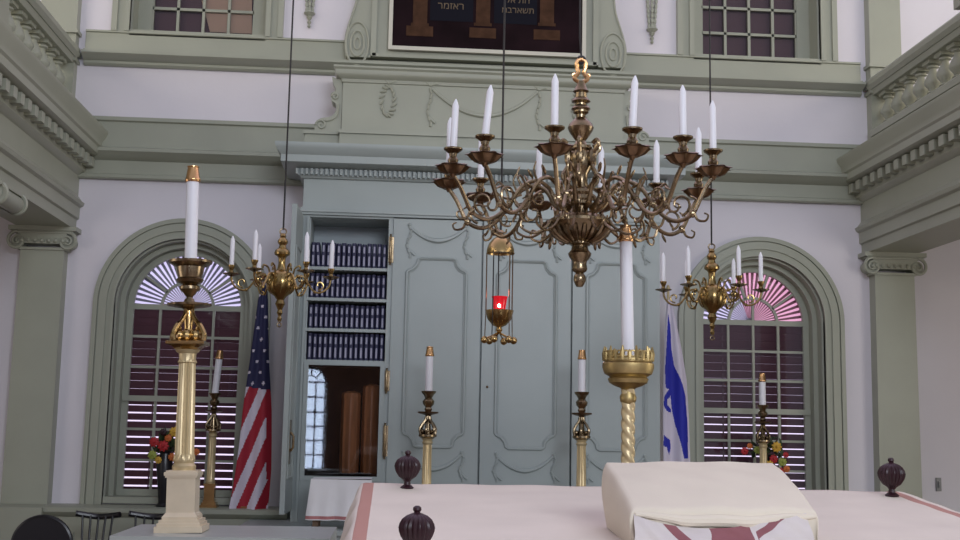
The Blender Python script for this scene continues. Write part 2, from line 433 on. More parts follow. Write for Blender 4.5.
def upper_window(idx, c):
    fr = MB(); zt = 6.2
    for x0, x1, y in ((UH, .70, -.035), (UH, .60, -.055), (.66, .705, -.055)):
        fr.box(c-x1, c-x0, y, 0, UB, zt); fr.box(c+x0, c+x1, y, 0, UB, zt)
    fr.box(c-.71, c+.71, -.05, 0, zt, zt+.1)
    for s_ in (-1, 1):
        a, b = sorted((c+s_*.545, c+s_*.562)); fr.box(a, b, .002, .3, UB, zt)
        a, b = sorted((c+s_*.43, c+s_*.548)); fr.box(a, b, .19, .3, UB, zt)
    fr.box(c-.56, c+.56, -.03, .3, UB-.03, UB+.02)
    w = struct('window_%d' % idx, fr, GREEN, ('left' if c < 1 else 'right')+' upper window above the green band', 'window')
    sa = MB(); Y0, Y1 = .20, .235
    sa.box(c-.44, c+.44, Y0, Y1, UB+.02, UB+.075)
    for x in (-.43, -.2150, 0, .215, .43): sa.box(c+x-.012, c+x+.012, Y0, Y1, UB+.05, zt)
    z = UB+.075+.21
    while z < zt: sa.box(c-.44, c+.44, Y0, Y1, z, z+.024); z += .235
    sa.build('sash', GREEN, w)
    g = MB(); g.add([(c-.44, .218, UB+.05), (c+.44, .218, UB+.05), (c+.44, .218, zt), (c-.44, .218, zt)], [(0, 1, 2, 3)]); g.build('glass_pane', GLASS, w)
    sl = MB(); z = UB+.05
    while z < zt:
        T = Matrix.Translation((c, .27, z)) @ Matrix.Rotation(math.radians(-72), 4, 'X')
        sl.box(-.45, .45, -.034, .034, -.003, .003, T=T); z += .06
    sl.box(c-.45, c+.45, .30, .303, UB, zt)
    o = sl.build('venetian_blind', BLIND)
    tag(o, 'dark maroon slatted blind in the %s upper window' % ('left' if c < 1 else 'right'), 'blind')
upper_window(3, WIN_L); upper_window(4, WIN_R)
# tan curtain in the upper left window
mb = MB()
poly = [W(210, 32, .245), W(252, 34, .245), W(252, -60, .245), W(192, -60, .245), W(196, -20, .245), W(203, 6, .245), W(207, 20, .245)]
mb.prism([(p.x, p.z) for p in poly], .240, .246, 'y')
tag(mb.build('curtain', CURT), 'tan curtain drawn across the right of the upper left window', 'curtain')

# ---- ionic capital
def ionic(mb, cx, y0, y1, z0, hw, zt=3.12, side=False):
    """front face at y0 (towards camera), back at y1"""
    mb.box(cx-hw, cx+hw, y0-.03, y1, zt-.035, zt)
    mb.box(cx-hw*.9, cx+hw*.9, y0-.015, y1, zt-.05, zt-.035)
    mb.box(cx-hw*.72, cx+hw*.72, y0-.01, y1, z0+.03, zt-.05)
    for k in range(7):
        mb.blob((cx+hw*.6*(k-3)/3, y0-.012, z0+.055), .02, 8)
    for s_ in (-1, 1):
        c = (cx+s_*hw*.74, zt-.045-.075)
        mb.lathe([(.050, 0), (.050, y1-y0+.0)], 0, 0, 20, T=Matrix.Translation((c[0], y1, c[1])) @ Matrix.Rotation(PI/2, 4, 'X'))
        sp = arc(c, .075, .012, 90, 90-s_*(-1)*-650 if s_ > 0 else 90+650, 40)
        mb.tube(xz(sp, y0-.012), [.015-.008*i/40 for i in range(41)], 6)
        mb.blob((c[0], y0-.015, c[1]), .014, 8)
    mb.tube([(cx-hw*.78, y0-.012, zt-.05), (cx+hw*.78, y0-.012, zt-.05)], .010, 6)

def pilaster(idx, x0, x1, side):
    mb = MB(); c = (x0+x1)/2; hw = (x1-x0)/2
    y = -.12
    n = 10
    for i in range(n):   # slight entasis
        z0 = .93+(2.94-.93)*i/n; z1 = .93+(2.94-.93)*(i+1)/n
        k0 = 1+.04*(1-i/n); k1 = 1+.04*(1-(i+1)/n)
        vs = [(c-hw*k0, y, z0), (c+hw*k0, y, z0), (c+hw*k0, 0, z0), (c-hw*k0, 0, z0), (c-hw*k1, y, z1), (c+hw*k1, y, z1), (c+hw*k1, 0, z1), (c-hw*k1, 0, z1)]
        mb.add(vs, [(0, 1, 5, 4), (1, 2, 6, 5), (3, 0, 4, 7)])
    mb.box(c-hw-.05, c+hw+.05, -.40, 0, 0, .93)
    mb.box(c-hw-.02, c+hw+.02, y-.02, 0, 2.93, 2.95)
    ionic(mb, c, -.13, 0, 2.95, .265)
    struct('trim_%d' % idx, mb, GREEN, '%s fluted-free green wall pilaster with a scrolled capital' % side, 'pilaster')
pilaster(5, -3.01, -2.67, 'left'); pilaster(6, 3.99, 4.33, 'right')
for idx, x0, x1, s_ in ((7, -3.0, -2.70, 'left'), (8, 4.01, 4.29, 'right')):
    mb = MB(); mb.box(x0, x1, -.10, 0, 4.06, TOP)
    mb.box(x0-.02, x1+.02, -.14, 0, 4.50, 4.53); mb.box(x0-.03, x1+.03, -.16, 0, 4.55, 4.60); mb.box(x0-.015, x1+.015, -.12, 0, 4.60, 4.64)
    mb.box(x0-.02, x1+.02, -.13, 0, 4.74, 4.77)
    struct('trim_%d' % idx, mb, GREEN, '%s upper pilaster rising above the gallery' % s_, 'pilaster')

# ---- galleries
def gallery(side):
    s_ = 1 if side == 'left' else -1
    X = (lambda x: x) if s_ > 0 else mir
    def P(prof):  # (x,z) outline, mirrored for the right
        return [(X(a), b) for a, b in prof]
    Y0, Y1 = -9.0, 0.0
    f = -2.62
    mb = MB()
    out = [(-3.05, 3.12), (f, 3.12), (f, 3.20), (f+.02, 3.21), (f+.02, 3.30), (f+.045, 3.315), (f+.055, 3.34), (f+.03, 3.36), (f, 3.40),
           (f, 3.56), (f+.02, 3.57), (f+.05, 3.60), (f+.05, 3.61), (f+.05, 3.71), (f+.13, 3.72), (f+.16, 3.735), (f+.16, 3.79), (f+.175, 3.805), (f+.18, 3.85), (f+.215, 3.90), (f+.22, 3.93),
           (f+.0, 3.97), (f-.09, 3.975), (f-.09, 4.12), (-3.0, 4.12), (-3.05, 4.10)]
    mb.prism(P(out), Y0, Y1, 'y')
    mb.box(min(X(-5.6), X(-3.05)), max(X(-5.6), X(-3.05)), Y0, Y1, 3.45, 3.55)
    o = struct('trim_%d' % (9 if s_ > 0 else 10), mb, GREEN, '%s gallery front with deep moulded cornice' % side, 'gallery')
    dn = MB(); y = -.06
    while y > -9:
        a, b = sorted((X(f+.04), X(f+.125))); dn.box(a, b, y-.075, y, 3.63, 3.705); y -= .15
    dn.build('dentil_row', GREEN, o)
    # balustrade
    bx = X(-2.80)
    b = thing('gallery_balustrade', 'green turned balustrade along the %s gallery above the cornice' % side, 'balustrade', (bx, -4.5, 4.12))
    r = MB(); r.prism(P([(-2.93, 4.53), (-2.68, 4.53), (-2.655, 4.56), (-2.655, 4.60), (-2.68, 4.63), (-2.93, 4.63), (-2.955, 4.60), (-2.955, 4.56)]), Y0, -.1, 'y'); r.prism(P([(-2.89, 4.49), (-2.71, 4.49), (-2.69, 4.53), (-2.91, 4.53)]), Y0, -.1, 'y')
    r.build('handrail', GREEN, b)
    r = MB(); r.prism(P([(-2.92, 4.12), (-2.68, 4.12), (-2.68, 4.17), (-2.70, 4.19), (-2.90, 4.19)]), Y0, -.1, 'y'); r.build('base_rail', GREEN, b)
    bal = MB()
    bal.box(-.06, .06, -.06, .06, .0, .03); bal.box(-.06, .06, -.06, .06, .27, .30)
    bal.lathe([(.034, .03), (.052, .045), (.034, .06), (.040, .075), (.066, .11), (.070, .135), (.052, .175), (.030, .215), (.026, .235), (.046, .245), (.046, .255), (.034, .27)], n=14)
    first = None; k = 0; y = -.22
    for i in range(17):
        if i == 8: y -= .24
        if first is None:
            first = bal.build('baluster', GREEN, None, local=True); o2 = first; o2.parent = b
        else: o2 = first.copy(); COL.objects.link(o2); o2.parent = b
        o2.location = Vector((bx, y, 4.19)) - Vector(b.location)
        y -= .205
    pd = MB(); pd.box(bx-.13, bx+.13, -2.02, -1.78, 4.12, 4.66); pd.box(bx-.17, bx+.17, -2.06, -1.74, 4.64, 4.72); pd.box(bx-.15, bx+.15, -2.04, -1.76, 4.12, 4.20)
    pd.build('pedestal', GREEN, b)
gallery('left'); gallery('right')
# free-standing columns under the galleries
for nm, cx, cy, sd in (('left', -2.835, -1.70, 1), ('right', mir(-2.835), -2.6, 1)):
    mb = MB()
    mb.lathe([(.20, 0), (.20, .08), (.17, .12), (.17, .18), (.155, .22), (.155, 1.2), (.135, 2.92), (.15, 2.94), (.15, 2.96)], cx, cy, 28)
    mb.box(cx-.26, cx+.26, cy-.24, cy+.24, 3.085, 3.12); mb.box(cx-.18, cx+.18, cy-.19, cy+.19, 2.97, 3.085)
    for s1 in (-1, 1):
        for s2 in (-1, 1):
            c = (cx+s1*.215, 3.03)
            sp = arc(c, .078, .012, 90, 90+s1*-650, 40)
            mb.tube(xz(sp, cy+s2*.20), [.015-.007*i/40 for i in range(41)], 6)
            mb.blob((c[0], cy+s2*.20, c[1]), .018, 8)
        mb.lathe([(.06, 0), (.06, .40)], 0, 0, 18, T=Matrix.Translation((cx+s1*.215, cy+.20, 3.03)) @ Matrix.Rotation(PI/2, 4, 'X'))
    o = mb.build('gallery_column', GREEN); tag(o, 'round green column with scrolled capital holding up the %s gallery' % nm, 'column')

# ---- rear wall section with the arched window that the ark glass reflects
mb = MB(); RW = -0.80; RH = .30; YR = -15.2; RZ = 2.50
for x0, x1, z0, z1 in ((-5.6, RW-RH, 0, 4), (RW+RH, 1.5, 0, 4), (RW-RH, RW+RH, 0, .5)): mb.box(x0, x1, YR, YR+.25, z0, z1)
n = 24; vs = []; fs = []
for i in range(n+1):
    a = PI*i/n; x = RW-RH*math.cos(a); z = RZ+RH*math.sin(a)
    for y in (YR, YR+.25): vs += [(x, y, z), (x, y, 4)]
for i in range(n):
    b = i*4; d = b+4; fs += [(b, d, d+1, b+1), (b+2, b+3, d+3, d+2), (b, b+2, d+2, d)]
mb.add(vs, fs)
struct('wall_rear', mb, OAK, 'dark panelled wall opposite the ark', 'wall')
mb = MB()
mb.ring((RW, RZ), RH-.04, RH, YR+.1, YR+.16); mb.ring((RW, RZ), .12, .14, YR+.1, YR+.14)
for x in (-.28, -.095, .095, .28): mb.box(RW+x-.016, RW+x+.016, YR+.1, YR+.14, .5, RZ)
for z in (.5, .78, 1.06, 1.34, 1.62, 1.90, 2.20, RZ): mb.box(RW-RH, RW+RH, YR+.1, YR+.14, z-.016, z+.016)
for a in (45, 90, 135): mb.box(.13, .28, YR+.1, YR+.14, -.014, .014, T=Matrix.Translation((RW, 0, RZ)) @ Matrix.Rotation(-math.radians(a), 4, 'Y'))
struct('window_5', mb, IRON, 'arched window opposite the ark', 'window')
area('rear_arch_light', (RW, YR-.4, 2.2), (math.radians(90), 0, 0), 0.9, 3.2, 55, (0.62, 0.75, 1.0))

# ================================================================ THE ARK
YB = -.50
AL, AR = -.76, mir(-.76)
ark = thing('ark_cabinet', 'tall sage green ark with carved doors, corniced top and bookshelves behind its open left bay', 'cabinet', (AX, -.25, 0))
zt_open = W(350, 218, YB).z
mb = MB()
# hollow left bay is in front of the backing: side, stiles and top rail
A0 = -.70; A1 = -.085
mb = MB()
mb.box(AL, A0, YB, 0, .86, 3.24)                          # left stile
mb.box(A1, -.05, YB, 0, .86, 3.24)
mb.box(A0, A1, -.06, 0, .86, 3.24)                        # back of the bay
mb.box(-.05, AR, YB+.03, 0, .86, 3.24)                    # carcass behind the doors
mb.box(AL, AR, YB, 0, 3.24, 3.54)                         # frieze
mb.box(A0, A1, YB, -.06, zt_open, 3.24)
mb.box(A0, A1, YB, -.06, .86, 1.17)
mb.build('carcass', GREEN2, ark)
cp = MB(); cp.box(A0-.022, A0-.004, YB-.03, YB, .864, 3.20); cp.build('corner_bead', GREEN2, ark)
lin = MB(); lin.box(A0, A1, -.075, -.062, 2.05, zt_open); lin.box(A0, A0+.006, YB+.03, -.07, 2.05, zt_open); lin.build('bay_lining', SHELFIN, ark)
for s_ in (0,):
    mb = MB(); mb.box(AL-.01, AR+.01, YB-.025, YB, 3.215, 3.235); mb.box(AL-.015, AR+.015, YB-.04, YB, 3.235, 3.262); mb.box(AL-.01, AR+.01, YB-.02, YB, 3.262, 3.275)
    mb.build('architrave_moulding', GREEN2, ark)
# cornice, swept round three sides
def swept(mb, prof, x0, x1, yf, yb):
    """prof (out, z) outline of a moulding mitred round left, front and right"""
    n = len(prof)
    vs = []
    for (o, z) in prof: vs += [(x0-o, yb, z), (x0-o, yf-o, z), (x1+o, yf-o, z), (x1+o, yb, z)]
    fs = []
    for i in range(n-1):
        for k in range(3): fs.append((i*4+k, i*4+k+1, i*4+4+k+1, i*4+4+k))
    fs.append((0, 1, 2, 3)); b = (n-1)*4; fs.append((b, b+1, b+2, b+3))
    mb.add(vs, fs)
mb = MB()
swept(mb, [(0, 3.50), (.02, 3.505), (.03, 3.52), (.04, 3.52), (.04, 3.575), (.075, 3.58), (.15, 3.59), (.17, 3.60), (.17, 3.655), (.18, 3.665), (.205, 3.70), (.215, 3.725), (.215, 3.745), (.0, 3.775)], AL, AR, YB, 0)
mb.build('cornice', GREEN2, ark)
dn = MB(); x = AL-.06
while x < AR+.05: dn.box(x, x+.020, YB-.072, YB-.035, 3.525, 3.572); x += .038
dn.build('dentil_row', FRAMEW if False else GREEN2, ark)
# attic
mb = MB()
mb.box(AL-.02, AR+.02, -.38, 0, 3.75, 3.90); mb.box(AL+.26, AR-.26, -.44, 0, 3.75, 3.90)
mb.box(AL-.03, AR+.03, -.40, 0, 3.895, 3.92); mb.box(AL+.25, AR-.25, -.46, 0, 3.895, 3.925)
B0, B1 = -.49, mir(-.49)
mb.box(B0, B1, -.38, 0, 3.92, 4.36)
swept(mb, [(0, 4.33), (.01, 4.335), (.015, 4.36), (.05, 4.38), (.06, 4.395), (.06, 4.425), (.075, 4.44), (.075, 4.455), (0, 4.465)], B0, B1, -.38, 0)
mb.build('attic', GREEN, ark)
# S-scroll brackets beside the attic
for sg in (0, 1):
    X = (lambda x: x) if sg == 0 else mir
    out = smooth([(B0-.005, 3.925), (B0-.005, 4.33), (B0-.05, 4.36), (B0-.09, 4.38), (B0-.075, 4.32), (B0-.055, 4.27), (B0-.095, 4.24), (B0-.085, 4.18), (B0-.055, 4.16), (B0-.05, 4.10), (B0-.09, 4.05), (B0-.16, 4.035), (B0-.21, 4.00), (B0-.215, 3.925)], 4)
    mb = MB(); mb.prism([(X(p[0]), p[1]) for p in out], -.36, -.20, 'y')
    for c, r in (((B0-.165, 3.975), .045), ((B0-.06, 4.215), .028)):
        mb.tube([(X(p[0]), -.365, p[1]) for p in arc(c, r, .008, 180, -280, 26)], .009, 6)
    mb.tube([(X(p[0]), -.365, p[1]) for p in smooth([(B0-.03, 4.15), (B0-.04, 4.06), (B0-.09, 4.02), (B0-.14, 4.015)], 4)], .009, 6)
    mb.build('scroll_bracket', GREEN, ark)
# carved laurels, ribbons and garland on the attic
def carve(mb, pts, r, y): mb.tube([(p[0], y, p[1]) for p in pts], r, 7)
def wreath(mb, cx, zc, rx, rz, y, n=16):
    for i in range(n):
        a = 2*PI*i/n+.1
        x = cx+rx*math.cos(a); z = zc+rz*math.sin(a)
        T = Matrix.Translation((x, y, z)) @ Matrix.Rotation(-a+.7, 4, 'Y')
        mb.blob((0, 0, 0), .021, 8, sq=(.6, .7, 1.4), T=T)
def bow(mb, cx, zc, y):
    for dx, dz in ((-.06, .035), (.055, .045), (-.035, .06), (.09, .02)):
        carve(mb, [(cx, zc), (cx+dx*.6, zc+dz), (cx+dx, zc+dz*.6)], [.008, .014, .006], y)
def droplet(mb, cx, z0, z1, y):
    n = 7
    for i in range(n):
        t = i/(n-1); z = z0+(z1-z0)*t
        carve(mb, [(cx+.02*math.sin(t*7), z), (cx+.012*math.cos(t*6), z+(z1-z0)/n)], .011, y)
    carve(mb, [(cx, z1+.03), (cx+.035, z1), (cx+.05, z1-.01)], .009, y)
ya = -.385
g = MB()
for sg in (0, 1):
    X = (lambda x: x) if sg == 0 else mir
    wc = W(388, 101, -.38)
    wreath(g, X(wc.x), wc.z, .050, .12, ya); bow(g, X(wc.x), wc.z+.145, ya)
    pr = W(430, 86, -.38); pe = W(433, 122, -.38)
    bow(g, X(pr.x), pr.z, ya); droplet(g, X(pr.x), pr.z-.02, pe.z, ya)
a = W(431, 88, -.38); m_ = W(485, 116, -.38)
pts = [(a.x + (mir(a.x)-a.x)*i/24, a.z - (a.z-m_.z)*(1-((i-12)/12)**2)) for i in range(25)]
carve(g, pts, [.010+.009*(1-abs(i-12)/12) for i in range(25)], ya)
g.build('carved_garland', GREEN, ark)

# doors
def door(cx, name='door'):
    hw = .347; d = MB()
    ztop, zbot = 3.205, .90
    d.box(cx-hw, cx+hw, YB-.012, YB+.03, zbot, ztop)
    o = d.build(name, GREEN2, ark)
    pm = MB(); y = YB-.016; q = .232
    zt = W(440, 259, YB).z; zb = W(437, 447, YB).z
    top = [(cx-q, zt-.115), (cx-q+.01, zt-.10), (cx-q+.045, zt-.085), (cx-q+.075, zt-.05), (cx-q+.085, zt-.01), (cx-q+.105, zt), (cx+q-.105, zt), (cx+q-.085, zt-.01), (cx+q-.075, zt-.05), (cx+q-.045, zt-.085), (cx+q-.01, zt-.10), (cx+q, zt-.115)]
    bot = [(x, zt+zb-z) for x, z in reversed(top)]
    loop = top+bot+[top[0]]
    carve(pm, loop, .013, y)
    ins = [(cx+(p[0]-cx)*.93, (p[1]-(zt+zb)/2)*.985+(zt+zb)/2) for p in loop]
    carve(pm, ins, .005, y)
    pm.build('panel_moulding', GREEN2, o)
    for (z0, dip, zend) in ((W(440, 228, YB).z, .105, W(440, 255, YB).z), (W(525, 456, YB).z, .11, W(525, 479, YB).z)):
        sw = MB()
        pts = [(cx-q+.012+(2*q-.024)*i/20, z0-dip*(1-((i-10)/10)**2)) for i in range(21)]
        carve(sw, pts, [.010+.012*(1-abs(i-10)/10) for i in range(21)], y)
        for s1 in (-1, 1):
            droplet(sw, cx+s1*(q-.008), z0+.01, zend, y)
            sw.blob((cx+s1*(q-.008), y, z0+.015), .014, 8)
        sw.build('carved_swag', GREEN2, o)
    k = MB(); 
    return o
d1 = door(.300); d2 = door(1.010); d3 = door(1.720)
k = MB(); p = W(487, 387, YB); k.blob((p.x, YB-.02, p.z), .010, 8); k.build('keyhole_plate', BRASS2, d2)
for (px, py, h) in ((392, 250, 26), (388.5, 381, 20), (389.5, 441, 30)):
    c = W(px, py, YB); hh = h/2*(9.0/1160)
    k = MB(); k.box(-.068-.012, -.068+.026, YB-.018, YB-.012, c.z-hh, c.z+hh)
    k.lathe([(.010, c.z-hh-.02), (.007, c.z-hh-.01), (.011, c.z-hh), (.011, c.z+hh), (.007, c.z+hh+.01), (.010, c.z+hh+.02)], -.066, YB-.02, 10)
    k.build('hinge', BRASS, ark)
# narrow open door leaf on the left, seen nearly edge on
lf = MB(); TL = Matrix.Translation((AL-.008, YB-.012, 0)) @ Matrix.Rotation(math.radians(-1.0), 4, 'Z')
lf.box(-.018, .018, -.50, 0, .95, 3.20, T=TL)
o = lf.build('open_door_leaf', GREEN2, ark)
lk = MB(); lk.box(.018, .024, -.40, -.28, 1.30, 1.62, T=TL); lk.tube([(.024, -.34, 1.39), (.045, -.34, 1.42), (.045, -.34, 1.50), (.024, -.34, 1.53)], .009, 8, T=TL)
lk.build('door_handle', BRASS, o)
lk = MB(); lk.tube([(.02, -.10, 1.2), (.02, -.10, 2.9)], .006, 6, T=TL); lk.tube([(.02, -.44, 1.2), (.02, -.44, 2.9)], .006, 6, T=TL)
lk.tube([(.02, -.10, 1.2), (.02, -.44, 1.2)], .006, 6, T=TL); lk.tube([(.02, -.10, 2.9), (.02, -.44, 2.9)], .006, 6, T=TL)
lk.build('panel_moulding', GREEN2, o)
# shelves
ROWS = [(W(350, 268, YB).z, 242), (W(350, 299, YB).z, 273), (W(350, 329.5, YB).z, 304), (W(350, 361, YB).z, 333)]
for i, (z, yt) in enumerate(ROWS):
    s_ = MB(); s_.box(A0, A1, YB+.005, -.07, z-.018, z+.006)
    s_.build('shelf', GREEN2, ark)
# glass fronted door below
G0, G1, gz0, gz1 = A0, A1, 1.17, ROWS[3][0]-.018
fr = MB(); wv = .022
fr.box(G0, G0+.034, YB-.012, YB+.02, gz0, gz1); fr.box(G1-wv-.01, G1, YB-.012, YB+.02, gz0, gz1)
fr.box(G0, G1, YB-.010, YB+.018, gz1-.018, gz1); fr.box(G0, G1, YB-.010, YB+.018, gz0, gz0+.035)
o = fr.build('glazed_door', GREEN2, ark)
gp = MB(); gp.box(.005, G1-wv-G0-.005, -.002, .002, gz0+.02, gz1-.02, T=Matrix.Translation((G0, YB-.004, 0)) @ Matrix.Rotation(math.radians(1.72), 4, 'Z')); gp.build('glass_pane', GLASS, o)
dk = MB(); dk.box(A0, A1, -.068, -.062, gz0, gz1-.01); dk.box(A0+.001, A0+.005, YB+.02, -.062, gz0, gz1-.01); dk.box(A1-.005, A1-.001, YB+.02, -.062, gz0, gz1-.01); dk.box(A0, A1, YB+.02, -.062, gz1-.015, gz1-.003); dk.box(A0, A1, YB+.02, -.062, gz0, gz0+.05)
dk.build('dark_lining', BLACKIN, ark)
# wooden scroll cases in the glazed case
for i, (px, r) in enumerate(((350, .075), (371, .075))):
    c = W(px, 430, -.25)
    z1 = W(px, (391, 384)[i], -.25).z
    s_ = MB(); s_.lathe([(r*.9, gz0+.05), (r, gz0+.07), (r, z1-.05), (r*1.02, z1-.04), (r*.92, z1-.015), (r*.4, z1)], c.x, -.22, 8)
    s_.box(c.x-.006, c.x+.006, -.22-r*.99, -.22-r*.9, gz0+.07, z1-.05)
    tag(s_.build('scroll_case', SCROLLW), ('brown wooden scroll case at the left behind the ark glass', 'brown wooden scroll case at the right behind the ark glass')[i], 'scroll case', 'scroll cases in the glazed part of the ark')

# books: each one built, navy with silvery bands
def book_mesh(w, h, d=.15):
    b = MB()
    b.box(-w/2, w/2, -d/2, d/2, 0, h, 0)
    b.lathe([(w/2, 0), (w/2, h)], 0, -d/2+.002, 10, 0)
    for z0, z1 in ((.62, .88), (.10, .48)):
        b.box(-w*.20, w*.20, -d/2-w/2-.0005, -d/2, h*z0, h*z1, 1)
    b.box(-w/2+.003, w/2-.003, -d/2+.01, d/2+.001, h-.001, h+.0005, 2)
    return b
names = ['top', 'second', 'third', 'bottom']
proto = None
for i, (z, yt) in enumerate(ROWS):
    h = W(350, yt, YB).z - z - .008
    n = 15; wb = (A1-A0-.02)/n
    pr = book_mesh(wb*.86, h).build('book', [NAVY, SILVER, PAPER], None, local=True)
    for j in range(n):
        o = pr if j == 0 else dup(pr)
        x = A0+.012+wb*(j+.5); tilt = 0
        lab = 'navy book with silvery spine bands on the %s shelf of the ark' % names[i]
        if i == 0 and j == 0: lab = 'navy book standing upright first on the left of the top ark shelf'
        if i == 0 and j == 1: tilt = math.radians(-5); x += .006; lab = 'slightly leaning navy book second from the left on the top ark shelf'
        o.location = (x, -.36+random.uniform(-.006, .006), z+.0065); o.rotation_euler = (0, tilt, 0)
        if not tilt: o.scale = (1, 1, random.choice((1, 1, .985, .97)))
        tag(o, lab, 'book', 'prayer books on the %s ark shelf' % names[i])

# dais in front of the ark
mb = MB(); mb.box(-1.05, mir(-1.05), -1.25, -.02, 0, .86); mb.box(-1.08, mir(-1.08), -1.29, -.02, .83, .862)
for i in range(8): x = -1.0+i*.42; mb.box(x, x+.34, -1.262, -1.25, .25, .72)
struct('trim_11', mb, GREEN2, 'raised green platform in front of the ark', 'platform')

# ================================================================ PAINTING AND ITS SURROUND
YP = -.16
p0 = W(392, 48, YP); p1 = W(582, 52, YP); zb = (p0.z+p1.z)/2
P0, P1 = p0.x, p1.x; PT = 6.0
s = thing('painting_surround', 'green carved surround with scroll consoles framing the dark painting', 'surround', ((P0+P1)/2, -.08, 4.63))
mb = MB(); q0, q1 = W(372, 55, YP).x, W(597, 60, YP).x
mb.box(q0, q1, -.12, -.004, 4.64, 6.2); mb.box(q0-.015, q0+.03, -.14, -.004, 4.645, 6.2); mb.box(q1-.03, q1+.015, -.14, -.004, 4.645, 6.2); mb.box(q0, q1, -.14, -.12, 4.64, 4.67)
mb.build('panel', GREEN, s)
for (xa, xb, sg) in ((W(345, 40, -.1).x, W(371, 40, -.1).x, 1), (W(598, 45, -.1).x, W(626, 45, -.1).x, -1)):
    if sg < 0: xa, xb = xb, xa
    # xa is the outer edge, xb the inner one
    w_ = xb-xa
    out = smooth([(xb, 4.47), (xa+w_*.55, 4.47), (xa+w_*.18, 4.56), (xa, 4.70), (xa+w_*.02, 4.84), (xa+w_*.18, 4.96), (xa+w_*.38, 5.10), (xa+w_*.5, 5.30), (xb-w_*.2, 5.6), (xb, 5.7)], 5)
    c = MB(); c.prism([(p[0], max(p[1], 4.635)) for p in out], -.12, -.004, 'y')
    cc = (xa+w_*.48, 4.75)
    el = lambda k, a: (cc[0]+w_*k*math.cos(a)*.9, cc[1]+.19*k*2*math.sin(a)*.55+0)
    for k in (.44, .26, .12):
        carve(c, [(cc[0]+w_*k*math.cos(2*PI*i/24), cc[1]+.42*k*math.sin(2*PI*i/24)) for i in range(25)], .010, -.125)
    carve(c, [(p[0]*.86+(xa+w_*.5)*.14, p[1]+.02) for p in out[12:-6]], .009, -.125)
    c.build('scroll_console', GREEN, s)
pt = thing('commandments_painting', 'dark framed painting with gold Hebrew lettering between painted columns above the ark', 'painting', ((P0+P1)/2, YP, zb))
f = MB(); fwid = .032
for x0, x1, z0, z1 in ((P0-fwid, P1+fwid, zb-fwid, zb), (P0-fwid, P0, zb, PT), (P1, P1+fwid, zb, PT), (P0-fwid, P1+fwid, PT, PT+fwid)):
    f.box(x0, x1, -.175, -.142, z0, z1)
f.build('frame', FRAMEW, pt)
c = MB(); c.box(P0, P1, -.155, -.143, zb, PT); cv = c.build('canvas', PAINTING, pt)
y = -.156
c = MB()
for px in (420, 483, 547):
    c = MB()
    x = W(px, 20, YP).x
    for hw, z0, z1 in ((.112, W(px, 36+(px-420)*.03, YP).z, W(px, 26+(px-420)*.03, YP).z), (.06, W(px, 24, YP).z, 5.6), (.075, W(px, 26, YP).z, W(px, 23, YP).z)):
        c.box(x-hw, x+hw, y-.002-hw*.01, y, z0, z1)
    c.build('painted_column', PBROWN, cv)
c = MB()
for a, b in ((433, 470), (497, 534)):
    xa, xb = W(a-3, 20, YP).x, W(b+3, 20, YP).x; c.box(xa, xb, y-.001, y, W(450, 21, YP).z, 5.7)
c.build('painted_tablets', PBLUE, cv)
def text(name, body, loc, size, m, parent, rot=(PI/2, 0, 0), ext=.001, align='CENTER'):
    cu = bpy.data.curves.new(name, 'FONT'); cu.body = body; cu.size = size; cu.extrude = ext; cu.align_x = align
    cu.materials.append(m)
    o = bpy.data.objects.new(name, cu); COL.objects.link(o); o.rotation_euler = rot; o.parent = parent
    bpy.context.view_layer.update()
    me = bpy.data.meshes.new_from_object(o.evaluated_get(bpy.context.evaluated_depsgraph_get())); me.name = name
    bpy.data.objects.remove(o); o = bpy.data.objects.new(name, me); COL.objects.link(o); o.rotation_euler = rot; o.parent = parent
    o.location = Vector(loc)-ORG[parent.name]
    ORG[o.name] = Vector(loc); return o
l = W(451, 9, YP); text('lettering', '\u05e8\u05d0\u05d6\u05de\u05e8'[::-1] if False else '\u05e8\u05de\u05d6\u05d0\u05e8', (l.x, y-.003, l.z), .085, PLETTER, cv)
l = W(518, 13, YP); text('lettering', '\u05de\u05d1\u05e8\u05d0\u05e9\u05ea', (l.x, y-.003, l.z), .075, PLETTER, cv)
l = W(518, 3, YP); text('lettering', '\u05dc\u05d0 \u05ea\u05d7', (l.x, y-.003, l.z), .075, PLETTER, cv)

# carved wall drops
for nm, px, pb in (('left', 309, 28), ('right', 652, 44)):
    c = W(px, pb, -.02); d = MB(); z = c.z; x = c.x
    d.lathe([(.006, z), (.016, z+.015), (.008, z+.03), (.018, z+.05), (.008, z+.07)], x, -.02, 10)
    d.lathe([(.012, z+.07), (.024, z+.09), (.018, z+.10), (.050, z+.125), (.045, z+.135), (.022, z+.145)], x, -.025, 12)
    for i in range(6):
        zz = z+.16+i*.045
        for s1 in (-1, 1): d.blob((x+s1*(.022+.003*i), -.02, zz), .022, 8, sq=(.7, .5, 1.3))
        d.blob((x, -.035, zz), .02, 8, sq=(.7, .5, 1.3))
    d.blob((x, -.03, z+.45), .05, 8, sq=(1, .5, .7))
    tag(d.build('wall_ornament', GREEN), 'green carved floral drop hanging on the white wall %s of the painting' % nm, 'ornament')

